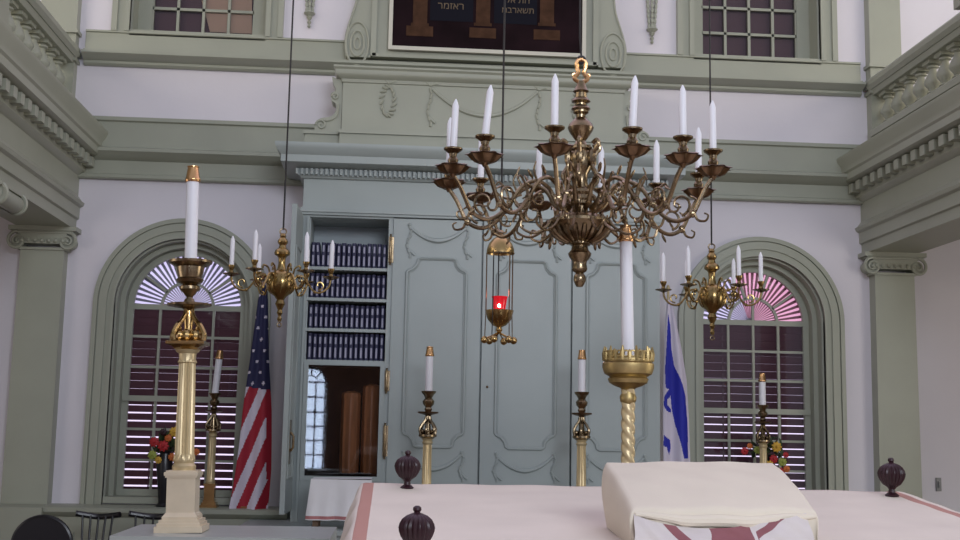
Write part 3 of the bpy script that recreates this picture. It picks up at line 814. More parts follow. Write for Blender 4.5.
# ================================================================ CANDLES
def candle(name, x, y, z, h, r, label, group=None, cap=False, lean=(0, 0), grp_m=None):
    T = None
    if cap:
        o = thing(name, label, 'candle', (x, y, z), 0, group)
        b = MB(); b.lathe([(r*.97, 0), (r, .01), (r, h)], 0, 0, 20); b.build('wax', CANDLE, o, local=True)
        c = MB(); c.lathe([(r*1.15, h-.012), (r*1.26, h-.006), (r*1.26, h), (r*1.12, h+r*.25), (r*.86, h+r*1.9), (r*.94, h+r*2.0), (r*.94, h+r*2.15), (r*.5, h+r*2.2)], 0, 0, 20); c.build('brass_follower', COPPER, o, local=True)
        o.rotation_euler = (lean[1], lean[0], 0)
    else:
        b = MB(); b.lathe([(r*.95, 0), (r, .01), (r*.93, h-r*2.1), (r*.62, h-r*1.1), (r*.18, h-.001)], 0, 0, 12)
        o = b.build(name, CANDLE, None, local=True); o.location = (x, y, z); o.rotation_euler = (lean[1], lean[0], 0)
        tag(o, label, 'candle', group)
    return o

# ================================================================ GREAT CHANDELIER
CY = -5.0
cc = W(580, 222, CY)
G = thing('large_chandelier', 'large twelve-armed brass chandelier hanging over the covered desk', 'chandelier', cc)
k = 4.5/1160
def zz(y): return (222-y)*k
pr = [(3, 289), (5, 286), (6.5, 282), (6, 278), (4, 275), (7, 273), (8, 271), (7, 266), (7.5, 263), (11, 258), (12, 255), (9, 251), (8, 247), (12, 245), (12, 243), (20, 240), (27, 234), (31, 228), (33, 224), (32.5, 221), (29, 219), (27, 217), (12, 216), (8, 214), (8, 206), (12, 204), (11.5, 201), (12.5, 199), (11.5, 195), (13, 192), (12, 189), (9, 187), (7.5, 180), (8, 172), (11, 167), (12.5, 160), (12, 152), (10, 148), (12, 146), (11.5, 143), (7, 141), (5, 137), (8, 133), (10, 130), (12, 127), (13.5, 123), (12, 119), (8, 115), (5, 112), (5, 109), (8, 107), (8, 105), (10, 103), (9, 101), (6, 99), (6, 97), (10, 95), (9, 93), (6.5, 91), (6, 86), (8.5, 84), (7, 82), (5, 78), (4, 73)]
mb = MB(); mb.lathe([(a*k, zz(b)) for a, b in pr], n=28)
# gadroons on the bowl
for i in range(20):
    a = 2*PI*i/20
    mb.tube([(r*k*math.cos(a), r*k*math.sin(a), zz(y)) for r, y in ((13, 244), (20.5, 240), (27.5, 234.5), (31.5, 229))], [.004, .009, .011, .008], 6)
mb.build('stem', BRASS, G, local=True)
mb = MB()
for i in range(6):
    a = 2*PI*i/6+.3; R_ = Matrix.Rotation(a, 4, 'Z')
    sc = arc((18*k, zz(150)), .030, .008, -60, 260, 14)
    mb.tube(xz([(10*k, zz(143))]+list(reversed(sc))[0:0]+[(12*k, zz(146))]), .008, 6, T=R_)
    mb.tube([(p[0], 0, p[1]) for p in smooth([(9*k, zz(188)), (14*k, zz(184)), (20*k, zz(176)), (15*k, zz(166)), (13*k, zz(158)), (18*k, zz(148)), (22*k, zz(143)), (20*k, zz(138)), (15*k, zz(141))], 4)], .0085, 7, T=R_)
    mb.blob((14*k, 0, zz(156)), .024, 8, sq=(.7, .7, 1.5), T=R_)
    mb.tube([(p[0], 0, p[1]) for p in smooth([(12*k, zz(214)), (18*k, zz(210)), (20*k, zz(202)), (15*k, zz(196)), (12*k, zz(198))], 4)], .008, 7, T=R_)
mb.build('scroll_ornament', BRASS, G, local=True)
# top shackle and hook
mb = MB()
for s_ in (-1, 1): mb.tube([(p[0]*s_, 0, p[1]) for p in smooth([(2*k, zz(74)), (7*k, zz(70)), (3*k, zz(64)), (4.5*k, zz(58)), (4*k, zz(52)), (0, zz(49))], 4)], .009, 8)
for s_ in (-1, 1): mb.tube([(p[0]*s_, 0, p[1]) for p in arc((7.5*k, zz(67)), .010, .004, 200, -60, 10)], .004, 6)
mb.build('top_shackle', COPPER, G, local=True)
mb = MB(); mb.tube(xz([(p[0], p[1]) for p in arc((0, zz(50)), 3.6*k, 3.6*k, 200, 560-60, 16)]), .0065, 8); mb.tube([(0, 0, zz(46)), (-.006, 0, zz(25)), (-.006, 0, 3.4)], .004, 8)
mb.build('hanging_hook', IRON, G, local=True)
RR = .119*4.5
def leafy_pan(mb, c, r, n=9, droop=.3):
    m_ = 36; vs = []; fs = []
    rings = [(0.12, -.020), (.35, -.022), (.62, -.012), (.85, .002), (1.0, .004), (.8, .010), (.4, -.006), (.15, -.008)]
    for ri, (q, z) in enumerate(rings):
        for i in range(m_):
            a = 2*PI*i/m_
            f_ = 1+(.10*math.cos(n*a)+.10*math.cos(2*n*a+1))*(1 if .5 < q else 0)
            zz_ = z-(.007*math.sin(2*n*a)-.004 if q > .7 else 0)
            vs.append((c[0]+r*q*f_*math.cos(a), c[1]+r*q*f_*math.sin(a), c[2]+zz_))
    K = len(rings)
    for j in range(K-1):
        for i in range(m_): fs.append((j*m_+i, j*m_+(i+1) % m_, (j+1)*m_+(i+1) % m_, (j+1)*m_+i))
    mb.add(vs, fs, 0, True)
def arm_big():
    A = MB()
    main = smooth([(.06, .045), (.10, .07), (.135, .125), (.185, .150), (.245, .125), (.295, .060), (.345, .0), (.40, -.02), (.455, .005), (.485, .06), (.505, .10), (RR, .145)], 5)
    A.tube(xz(main), [.0105]*8+[.0085]*(len(main)-8), 8)
    for pts, r in ((arc((.24, .065), .050, .010, 95, -300, 20), .0062), (arc((.405, .045), .046, .010, -80, 300, 20), .006),
                   (smooth([(.12, .0), (.15, -.035), (.20, -.06), (.25, -.04), (.245, -.01), (.225, -.015)], 4), .0068),
                   (smooth([(.30, .05), (.315, .10), (.345, .13), (.36, .115)], 4), .0058),
                   (smooth([(.345, .0), (.33, -.035), (.30, -.04), (.295, -.025)], 4), .0058),
                   (smooth([(.46, .01), (.475, -.02), (.505, -.025), (.515, -.005), (.50, .005)], 4), .0058),
                   (smooth([(.25, .12), (.27, .165), (.26, .20)], 4), .005)):
        n_ = len(pts); A.tube(xz(pts), [r*(1-.45*i/(n_-1)) for i in range(n_)], 7)
    for x, z in ((.30, .053), (.455, .006)):
        A.blob((x, 0, z), .014, 8, sq=(1, 1, 1.2))
    for (x, z, an, l_) in ((.20, .15, 60, .05), (.36, -.015, -60, .045), (.27, .09, 20, .05), (.48, .055, 150, .04)):
        T = Matrix.Translation((x, 0, z)) @ Matrix.Rotation(-math.radians(an), 4, 'Y')
        A.blob((l_*.6, 0, 0), l_*.42, 8, sq=(1.1, .4, .25), T=T)
    a = A.build('arm', BRASS, G, local=True)
    P_ = MB(); leafy_pan(P_, (RR, 0, .165), .066, 9); P_.lathe([(.006, .13), (.014, .145), (.02, .155), (.012, .165)], RR, 0, 14); P_.build('drip_pan', BRASS2, a, local=True)
    C_ = MB(); C_.lathe([(.012, .165), (.016, .17), (.013, .178), (.019, .19), (.021, .20), (.014, .213), (.016, .225), (.030, .236), (.036, .240), (.037, .246), (.020, .246), (.018, .236)], RR, 0, 18); C_.build('candle_socket', BRASS, a, local=True)
    return a
# angle from the direction towards the camera, counted to the right
angs = [20, 44, 70, 114, 142, 170, -10, -41, -66, -95, -127, -160]
tips = {20: 83, 44: 95, 70: 110, 114: 128, 142: 140, 170: 150, -10: 80, -41: 90, -66: 102, -95: 122, -127: 165, -160: 152}
arm0 = arm_big()
order = sorted(angs, key=lambda a: math.sin(math.radians(a))/(1-.119*math.cos(math.radians(a))))
ords = ['leftmost', 'second from the left', 'third from the left', 'fourth from the left', 'fifth from the left', 'sixth from the left', 'sixth from the right', 'fifth from the right', 'fourth from the right', 'third from the right', 'second from the right', 'rightmost']
for i, an in enumerate(angs):
    th = math.radians(an-9)-PI/2
    a = arm0 if i == 0 else dup(arm0)
    a.parent = G; a.rotation_euler = (0, 0, th)
    x = cc.x+RR*math.cos(th); y_ = cc.y+RR*math.sin(th); z_ = cc.z+.238
    u, v = None, None
    lx = {20: .05, -41: .09, -66: .03, -160: 0}.get(an, 0)
    candle('slim_candle', x, y_, z_, .205, .0140, 'white candle on the large brass chandelier, %s' % ords[order.index(an)], 'candles of the large chandelier', lean=(lx, random.uniform(-.02, .02)))

# ================================================================ SMALL CHANDELIERS
def small_chandelier(px, py, side, phase, Y=-2.3, rod_top=(288, 0), ringpy=228):
    c = W(px, py, Y); kk = 7.2/1160
    def z_(y): return (py-y)*kk
    s_ = 1
    R = thing('small_chandelier', 'small six-armed brass chandelier with a ball body hanging on the %s' % side, 'chandelier', c, phase, 'small brass chandeliers')
    mb = MB()
    pr = [(1.5, 39), (2.5, 36), (1.5, 33), (3, 30), (2.2, 27), (3.5, 24), (5, 21), (3.5, 17), (5, 15), (6, 13.5), (9.5, 11), (12, 7), (13.4, 2), (13.2, -3), (11.4, -8), (8, -11.5), (5, -13), (4.2, -15), (3.4, -20), (3.8, -25), (5, -27), (7.5, -28.5), (8, -30.5), (7, -33), (4.2, -35), (3.2, -38), (4.8, -40), (5.2, -42), (4, -44.5), (2.6, -46), (3.4, -47.5), (2, -50)]
    mb.lathe([(a*kk, -b*kk) for a, b in pr], n=20)
    for i in range(12):
        a = 2*PI*i/12; mb.tube([(r*kk*math.cos(a), r*kk*math.sin(a), -y*kk) for r, y in ((9.5, 11), (12.2, 7), (13.6, 2), (13.2, -3), (11.4, -8))], [.003, .006, .007, .006, .003], 6)
    mb.build('stem', OLDB, R, local=True)
    for zq, rq in ((52, .02), (-42, .012)): mb = MB(); mb.tube(xz(arc((0, zq*kk), rq, rq, 0, 360, 14)), .0045, 6); mb.build('ring', BRASS, R, local=True)
    mb = MB(); mb.tube([(0, 0, 54*kk), (0, 0, 3.2)], .0055, 8); mb.build('hanging_rod', IRON, R, local=True)
    A = MB(); r0 = .305
    A.tube(xz(smooth([(.06, .0), (.10, .045), (.14, .04), (.17, -.005), (.21, -.05), (.26, -.045), (.295, -.01), (r0, .03)], 4)), .0065, 7)
    A.tube(xz(arc((.135, -.005), .035, .008, 80, -260, 16)), .005, 6); A.tube(xz(arc((.235, -.005), .032, .008, -100, 230, 16)), .005, 6)
    A.tube(xz(smooth([(.065, .02), (.08, .09), (.11, .11), (.115, .09)], 4)), .006, 6)
    A.blob((.10, 0, .045), .012, 8); A.blob((.21, 0, -.05), .011, 8)
    a0 = A.build('arm', OLDB, R, local=True)
    P_ = MB(); P_.lathe([(.006, .028), (.025, .036), (.052, .044), (.053, .048), (.02, .044), (.008, .048)], r0, 0, 18); P_.build('drip_pan', BRASS, a0, local=True)
    C_ = MB(); C_.lathe([(.009, .046), (.014, .056), (.010, .066), (.016, .080), (.021, .092), (.022, .100), (.014, .098)], r0, 0, 14); C_.build('candle_socket', OLDB, a0, local=True)
    lst = []
    for i in range(6):
        th = 2*PI*i/6
        a = a0 if i == 0 else dup(a0); a.parent = R; a.rotation_euler = (0, 0, th)
        lst.append((c.x+r0*math.cos(th+phase), c.y+r0*math.sin(th+phase)))
    lst.sort(key=lambda p: p[0]*1-.0*p[1])
    on = ['leftmost', 'second from the left', 'third from the left', 'third from the right', 'second from the right', 'rightmost']
    for i, (x, y) in enumerate(lst):
        candle('slim_candle', x, y, c.z+.094, .19 if side == 'left' else .195, .0145, 'white candle on the %s small chandelier, %s' % (side, on[i]), 'candles of the small chandeliers', lean=(random.uniform(-.015, .015), 0))
small_chandelier(281, 283, 'left', math.radians(4))
small_chandelier(712, 297, 'right', math.radians(-13))

# ================================================================ HANGING LAMP
c = W(500, 280, -2.5); kk = 7.0/1160
L = thing('hanging_lamp', 'brass sanctuary lamp with a red glass cup hanging before the ark doors', 'lamp', c)
def z_(y): return (280-y)*kk
mb = MB(); mb.lathe([(14*kk, z_(251)), (14.5*kk, z_(253)), (14*kk, z_(249)), (12*kk, z_(243)), (8*kk, z_(238)), (3.5*kk, z_(235.5)), (2.5*kk, z_(233)), (4*kk, z_(231)), (2*kk, z_(229))], n=24); mb.build('dome', GOLD, L, local=True)
mb = MB(); mb.lathe([(2*kk, z_(333)), (3.5*kk, z_(331)), (2.5*kk, z_(328)), (7*kk, z_(326)), (12*kk, z_(320)), (14*kk, z_(313)), (14.5*kk, z_(311)), (12.5*kk, z_(312)), (9*kk, z_(314)), (2*kk, z_(316))], n=24); mb.build('bowl', GOLD, L, local=True)
mb = MB(); mb.lathe([(5.5*kk, z_(313)), (6.2*kk, z_(308)), (7.4*kk, z_(300)), (8.3*kk, z_(297)), (7.6*kk, z_(297.2)), (6.2*kk, z_(303)), (5*kk, z_(309)), (1*kk, z_(311))], n=20); gcup = mb.build('glass_cup', REDGL, L, local=True)
mb = MB(); mb.blob((-.006, -7.1*kk, z_(307)), .010, 8, sq=(1, .5, 1.2)); mb.build('flame', FLAME, gcup, local=True)
for i in range(5):
    th = 2*PI*i/5+.35
    r = MB(); x, y = 14*kk*math.cos(th), 14*kk*math.sin(th)
    r.tube([(x, y, z_(251)), (x, y, z_(312))], .0038, 6); r.tube([(x, y, z_(312)), (x*1.05, y*1.05, z_(337))], .003, 6)
    r.build('rod', IRON if i % 2 else BRASS2, L, local=True)
for i in range(6):
    th = 2*PI*i/6+.1; x, y = 15*kk*math.cos(th), 15*kk*math.sin(th)
    r = MB(); r.blob((x, y, z_(341)), 3.8*kk, 10); r.tube([(0, 0, z_(333)), (x*.5, y*.5, z_(337)), (x, y, z_(340))], .005, 6); r.build('ball_pendant', GOLD, L, local=True)
mb = MB(); mb.tube([(0, 0, z_(229)), (0, 0, 3.4)], .0065, 8); mb.build('hanging_cable', IRON, L, local=True)
lp = bpy.data.lights.new('lamp_flame_light', 'POINT'); lp.energy = .25; lp.color = (1, .25, .15); lp.shadow_soft_size = .02
lo = bpy.data.objects.new('lamp_flame_light', lp); COL.objects.link(lo); lo.location = c+Vector((0, 0, z_(293)))

# ================================================================ CANDLESTICKS
# left foreground candlestick on the railing
YC = -4.5; kk = 5.0/1160
b = W(182, 531, YC)
K = thing('tall_candlestick', 'tall fluted brass column candlestick on a white base in the left foreground', 'candlestick', b)
def zc(y): return (531-y)*kk*.965
mb = MB()
for hw, y0, y1 in ((22.5, 531, 525), (20.5, 525, 522), (19, 522, 519), (16.5, 519, 516), (13.5, 513, 478), (15, 478, 476), (16, 476, 472.5), (14.5, 472.5, 471)):
    mb.box(-hw*kk, hw*kk, -hw*kk, hw*kk, zc(y0), zc(y1))
vs = []; h0, h1 = 16.5*kk, 13.5*kk
for z, h in ((zc(516), h0), (zc(512), h1)): vs += [(-h, -h, z), (h, -h, z), (h, h, z), (-h, h, z)]
mb.add(vs, [(0, 1, 5, 4), (1, 2, 6, 5), (2, 3, 7, 6), (3, 0, 4, 7)])
mb.build('base', STONEW, K, local=True)
mb = MB(); mb.lathe([(11*kk, zc(471)), (11.5*kk, zc(467)), (9.5*kk, zc(464)), (10.5*kk, zc(461)), (10*kk, zc(456)), (9.3*kk, zc(455)), (8*kk, zc(365)), (8*kk, zc(364)), (9.5*kk, zc(363)), (8*kk, zc(360)), (8.5*kk, zc(354)), (11*kk, zc(352)), (12*kk, zc(350))], n=72, flute=(18, .12, zc(458), zc(362)))
mb.build('fluted_column', PALEGOLD, K, local=True)
mb = MB(); q = 18.5*kk
mb.lathe([(15*kk, zc(350)), (19*kk, zc(347)), (26*kk, zc(345)), (26*kk, zc(342)), (22*kk, zc(341)), (6*kk, zc(340))], n=4, T=Matrix.Rotation(PI/4, 4, 'Z'))
for i in range(4):
    R_ = Matrix.Rotation(PI/4+PI/2*i+.2, 4, 'Z')
    mb.tube([(p[0]*kk, 0, zc(p[1])) for p in smooth([(20, 341), (20.5, 335), (15, 326), (9, 320), (5, 313), (4, 305)], 4)], [.012]*10+[.009]*11, 8, T=R_)
    mb.tube([(p[0]*kk, 0, zc(p[1])) for p in smooth([(17, 339), (11, 334), (12, 328), (15, 330)], 4)], .007, 6, T=R_)
for i in range(8): mb.blob((11*kk*math.cos(i*PI/4), 11*kk*math.sin(i*PI/4), zc(336)), .020, 8, sq=(1, 1, 1.4))
mb.lathe([(5*kk, zc(341)), (4*kk, zc(330)), (5*kk, zc(318)), (4*kk, zc(308))], n=14)
mb.build('openwork_capital', GOLD, K, local=True)
mb = MB(); mb.lathe([(4*kk, zc(310)), (7*kk, zc(307.5)), (14*kk, zc(306.5)), (21.5*kk, zc(305)), (22*kk, zc(303)), (14*kk, zc(303.8)), (6*kk, zc(302)), (4.5*kk, zc(298))], n=48, flute=(20, .06, zc(307), zc(302.9)))
mb.build('drip_pan', BRASS, K, local=True)
mb = MB(); mb.lathe([(4*kk, zc(299)), (3*kk, zc(296)), (7*kk, zc(291)), (10*kk, zc(288)), (10*kk, zc(285)), (7*kk, zc(283)), (12*kk, zc(281)), (13.5*kk, zc(278)), (11.5*kk, zc(276)), (13*kk, zc(270)), (13.5*kk, zc(265)), (17*kk, zc(263.5)), (21*kk, zc(261)), (21.5*kk, zc(258.5)), (8*kk, zc(260.5))], n=28)
mb.build('candle_cup', BRASS, K, local=True)
K.rotation_euler = (0, -.022, 0)
candle('thick_candle', b.x-.022*zc(263), YC, b.z+zc(263), 87*kk, 6.2*kk, 'tall thick white candle with brass cap on the tallest left candlestick', None, True, lean=(-.026, 0))
# railing it stands on
mb = MB(); zr = b.z; fx = -3.2
rl = [W(112, 545, -4.75), W(160, 522, -4.2), W(345, 527, -4.2)]
mb.box(-1.10, -.24, -4.75, -4.17, 1.05, zr-.001)
mb.box(-1.06, -.28, -4.70, -4.22, 0, 1.05)
mb.box(-1.08, -.26, -4.72, -4.20, .98, 1.03)
o = mb.build('pedestal_cabinet', mat('pale_grey_paint', (0.42, 0.44, 0.41), .3, noise=.04), None)
tag(o, 'pale grey painted pedestal carrying the foreground candlestick at lower left', 'pedestal')

def small_stick(px, pyb, pyt, Y, label, clabel, lean=(0, 0), bigbase=True, zbase=None, cyl=True):
    """candlestick whose candle socket rim is at pixel row pyt; base on z"""
    d = Y+9.5; kk = d/1160
    b = W(px, pyb, Y)
    if zbase is not None: b.z = zbase
    top = W(px, pyt, Y).z-b.z
    R = thing('brass_candlestick', label, 'candlestick', b, 0, 'candlesticks before the ark')
    u = top/135.0     # candlestick drawn 135 units tall
    mb = MB()
    for hw, z0, z1 in ((10, 0, 3), (8.5, 3, 6), (7, 6, 9), (6, 9, 25), (7, 25, 28)): mb.box(-hw*u, hw*u, -hw*u, hw*u, z0*u, z1*u)
    mb.build('base', GOLD, R, local=True)
    mb = MB(); mb.lathe([(5.5*u, 28*u), (6*u, 30*u), (5*u, 32*u), (5*u, 33*u), (4.4*u, 82*u), (5.5*u, 84*u), (4.5*u, 86*u), (6*u, 88*u)], n=48, flute=(14, .12, 32.5*u, 83*u)); mb.build('fluted_column', PALEGOLD, R, local=True)
    mb = MB(); mb.lathe([(6*u, 88*u), (9*u, 90*u), (9*u, 92*u), (4*u, 93*u), (3*u, 98*u), (2.2*u, 108*u)], n=20)
    for i in range(6):
        R_ = Matrix.Rotation(PI/3*i+.3, 4, 'Z')
        mb.tube([(p[0]*u, 0, p[1]*u) for p in smooth([(7.5, 92), (8.5, 97), (6, 102), (3, 106), (2, 110)], 4)], 1.3*u, 6, T=R_)
        mb.blob((5.5*u, 0, 95*u), 2.2*u, 8, T=R_)
    mb.build('openwork_capital', BRASS, R, local=True)
    mb = MB(); mb.lathe([(2*u, 108*u), (3*u, 111*u), (10*u, 113*u), (10.5*u, 114.5*u), (3*u, 114*u)], n=20); mb.build('drip_pan', BRASS2, R, local=True)
    mb = MB(); mb.lathe([(2*u, 113*u), (4*u, 117*u), (3*u, 119*u), (5.5*u, 122*u), (6*u, 125*u), (3.5*u, 128*u), (5*u, 131*u), (7*u, 133*u), (7.5*u, 135*u), (4.5*u, 134*u)], n=20); mb.build('candle_cup', BRASS, R, local=True)
    return R, b, top
for (px, pyb, rim, tip, Y, zb_, lab, clab, lean) in (
    (426, 500, 391, 346, -1.0, .862, 'brass candlestick on the dais before the leftmost closed ark door', 'white candle with brass cap in front of the leftmost closed ark door', (0, 0)),
    (581, 500, 392, 349, -1.0, .862, 'brass candlestick on the dais between the middle and right ark doors', 'white candle with brass cap in front of the middle and right ark doors', (0, 0)),
    (209, 510, 393, 350, -.34+.0, .94, 'brass candlestick on the ledge under the left window beside the striped flag', 'leaning white candle with brass cap in front of the left window', (.07, 0)),
    (764, 505, 405, 372, -.50, .94, 'brass candlestick among flowers in front of the right window', 'white candle with brass cap in front of the right window', (0, 0))):
    if px == 209: Y = -.22
    if px == 764: Y = -.27
    R, b, top = small_stick(px, pyb, rim, Y, lab, clab, lean, zbase=zb_)
    d = Y+9.5; kk = d/1160; h = (rim-tip)*kk*1.0
    candle('thick_candle', b.x, b.y, b.z+top-.005, h-.06, (3.3 if px in (209, 764) else 3.7)*kk, clab, None, True, lean)

# crown candlestick behind the cloth bundle
YC = -5.0; kk = 4.5/1160
b = W(628, 470, YC); zb0 = b.z
K = thing('crown_candlestick', 'brass candlestick with a pierced crown cup on a twisted column behind the cloth bundle', 'candlestick', (b.x, YC, .0))
def zc(y): return W(628, y, YC).z
mb = MB(); n = 26; m_ = 28; vs = []; fs = []
z0, z1 = .25, zc(388); N = 300
for j in range(N+1):
    t_ = j/N; z = z0+(z1-z0)*t_
    for i in range(m_):
        a = 2*PI*i/m_; r = 6.2*kk*(1+.24*abs(math.cos(1.5*(a)+z*70)))-.002
        vs.append((r*math.cos(a), r*math.sin(a), z))
for j in range(N):
    for i in range(m_): fs.append((j*m_+i, j*m_+(i+1) % m_, (j+1)*m_+(i+1) % m_, (j+1)*m_+i))
mb.add(vs, fs, 0, True); mb.build('twisted_column', PALEGOLD, K, local=True)
mb = MB(); mb.lathe([(.17, 0), (.17, .04), (.14, .06), (.13, .12), (.07, .17), (.05, .22), (.04, .27)], n=24); mb.build('base', GOLD, K, local=True)
mb = MB(); mb.lathe([(5*kk, zc(392)), (8*kk, zc(388)), (6*kk, zc(384)), (5*kk, zc(382)), (8*kk, zc(378)), (9*kk, zc(374)), (6.5*kk, zc(370)), (6*kk, zc(368)), (12*kk, zc(385-19)), (17*kk, zc(383-19)), (19*kk, zc(377-19+1)), (24*kk, zc(375-19)), (26*kk, zc(370-18)), (25.5*kk, zc(362-14+2)), (22*kk, zc(350)), (5*kk, zc(352))], n=32)
K2 = MB()
prof = [(5, 392), (7.5, 389), (5.5, 386), (7, 384), (8, 389-7), (6, 380)]
K2.lathe([(5.5*kk, zc(405)), (8*kk, zc(401)), (8.5*kk, zc(397)), (6*kk, zc(392)), (6*kk, zc(390)), (8*kk, zc(388)), (14*kk, zc(386)), (19*kk, zc(383)), (20.5*kk, zc(379)), (18.5*kk, zc(377)), (24*kk, zc(374)), (26*kk, zc(368)), (26*kk, zc(364)), (24*kk, zc(362)), (24*kk, zc(359)), (22.5*kk, zc(359)), (20*kk, zc(364)), (4*kk, zc(366))], n=36)
cup = K2.build('crown_cup', GILT, K, local=True)
cr = MB()
for i in range(22):
    a = 2*PI*i/22; T = Matrix.Rotation(a, 4, 'Z')
    h = zc(347 if i % 2 else 351)
    cr.tube([(24*kk, 0, zc(361)), (24.5*kk, 0, zc(354)), (24*kk, 0, h)], [.0085, .009, .003], 6, T=T)
    cr.tube([(24.3*kk, p[0], p[1]) for p in arc((0, zc(355)), .012, .012, 0, 360, 10)], .004, 5, T=Matrix.Rotation(a+PI/22, 4, 'Z'))
cr.lathe([(24*kk, zc(361)), (25.3*kk, zc(361)), (25.3*kk, zc(359)), (24*kk, zc(359))], n=36)
cr.build('pierced_crown', GILT, cup, local=True)
cd_ = W(628, 366, YC)
candle('thick_candle', b.x, YC, cd_.z, (366-236)*kk, 6.4*kk, 'tall thick white candle with brass cap rising from the crown candlestick', None, True, lean=(-.02, 0))

# ================================================================ READING DESK, CLOTH, FINIALS
TX0, TX1 = -.10, 1.86
TY1 = -5.30; TY0 = -7.6
SL = .100
def ztop(y): return 1.325+SL*(-5.43-y)*-1
def ztop(y): return 1.352-SL*(-5.43-y)
D = MB()
vs = []
for (x, y) in ((TX0, TY0), (TX1, TY0), (TX1, TY1), (TX0, TY1)): vs.append((x, y, ztop(y)-.06))
for (x, y) in ((TX0, TY0), (TX1, TY0), (TX1, TY1), (TX0, TY1)): vs.append((x, y, ztop(y)-.012))
dk = thing('reading_desk', 'large sloping reading desk under the cream cloth', 'desk', (AX+.2, -6.4, 0))
D.add(vs, [(0, 3, 2, 1), (4, 5, 6, 7), (0, 1, 5, 4), (1, 2, 6, 5), (2, 3, 7, 6), (3, 0, 4, 7)]); D.build('desk_top', OAK, dk)
for x in (TX0+.06, TX1-.14):
    for y in (TY0+.08, TY1-.16):
        l = MB(); l.box(x, x+.08, y, y+.08, 0, ztop(y)-.055); l.build('leg', OAK, dk)
CL = stripe_cloth('cream_striped_cloth', (0.81, 0.72, 0.62), (0.52, 0.27, 0.22), [(-.002, .036), (1.90, 1.94), (-.15, -.13)])
nx, ny = 150, 90
Wc = TX1-TX0; OV = .16
c = MB(); vs = []; fs = []
for j in range(ny+1):
    for i in range(nx+1):
        u = -OV+(Wc+2*OV)*i/nx; v = -.0+(TY1-TY0+.10)*j/ny
        y = TY0+v; x = TX0+u; over = 0
        if u < 0: over = -u
        if u > Wc: over = u-Wc
        ov2 = max(0, v-(TY1-TY0))
        z = ztop(min(y, TY1))
        if over > 0:
            s_ = over; x = (TX0 if u < 0 else TX1)+(-1 if u < 0 else 1)*(.030*(1-math.exp(-s_*25))+.10*s_*(1 if u < 0 else 1.2)+.012*math.sin(y*19)*min(1, s_*10))
            z -= max(0, s_-.006)*.95
        if ov2 > 0: y = TY1+.018*(1-math.exp(-ov2*60)); z -= ov2*.95
        z += .0012*math.sin(x*23+y*9)+.0009*math.sin(y*31-x*7)
        vs.append((x, y, z)); c.uv[len(vs)-1] = (u, v)
for j in range(ny):
    for i in range(nx): a = j*(nx+1)+i; fs.append((a, a+1, a+nx+2, a+nx+1))
c.add(vs, fs, 0, True)
o = c.build('desk_cloth', CL, edge=80); tag(o, 'large cream cloth with pink edge stripes spread over the reading desk', 'cloth')
sd = o.modifiers.new('thick', 'SOLIDIFY'); sd.thickness = .004; sd.offset = 1

def finial(px, py, Y, r, label):
    c = W(px, py, Y); c.z = ztop(Y)+.004
    o = thing('turned_finial', label, 'finial', c, 0, 'desk finials')
    u = r/13.5
    F = MB()
    F.lathe([(6.5*u, 0), (7*u, 1.2*u), (6*u, 2.2*u), (3.6*u, 4*u), (3.2*u, 7*u), (4.5*u, 9*u)], n=24); F.build('foot', MAROON, o, local=True)
    F = MB(); F.lathe([(4.5*u, 9*u), (9*u, 12*u), (12*u, 16.5*u), (13.3*u, 20*u), (13.6*u, 22*u), (13.8*u, 22.6*u), (13.1*u, 25.5*u), (11.2*u, 28.8*u), (8*u, 31.4*u), (4*u, 33*u), (3*u, 33.4*u)], n=96, flute=(20, .10, 10*u, 32*u)); F.build('ribbed_urn', MAROON, o, local=True)
    F = MB(); F.lathe([(3*u, 33*u), (2.2*u, 34*u), (3.2*u, 35.5*u), (3*u, 37.4*u), (1.4*u, 38.6*u)], n=16); F.build('knob', MAROON, o, local=True)
finial(407, 489, -5.43, .0455, 'dark maroon ribbed finial at the far left corner of the desk')
finial(892, 493, -5.43, .0475, 'dark maroon ribbed finial at the far right corner of the desk')
finial(416, 556, -6.58, .045, 'dark maroon ribbed finial at the bottom edge nearest the camera')

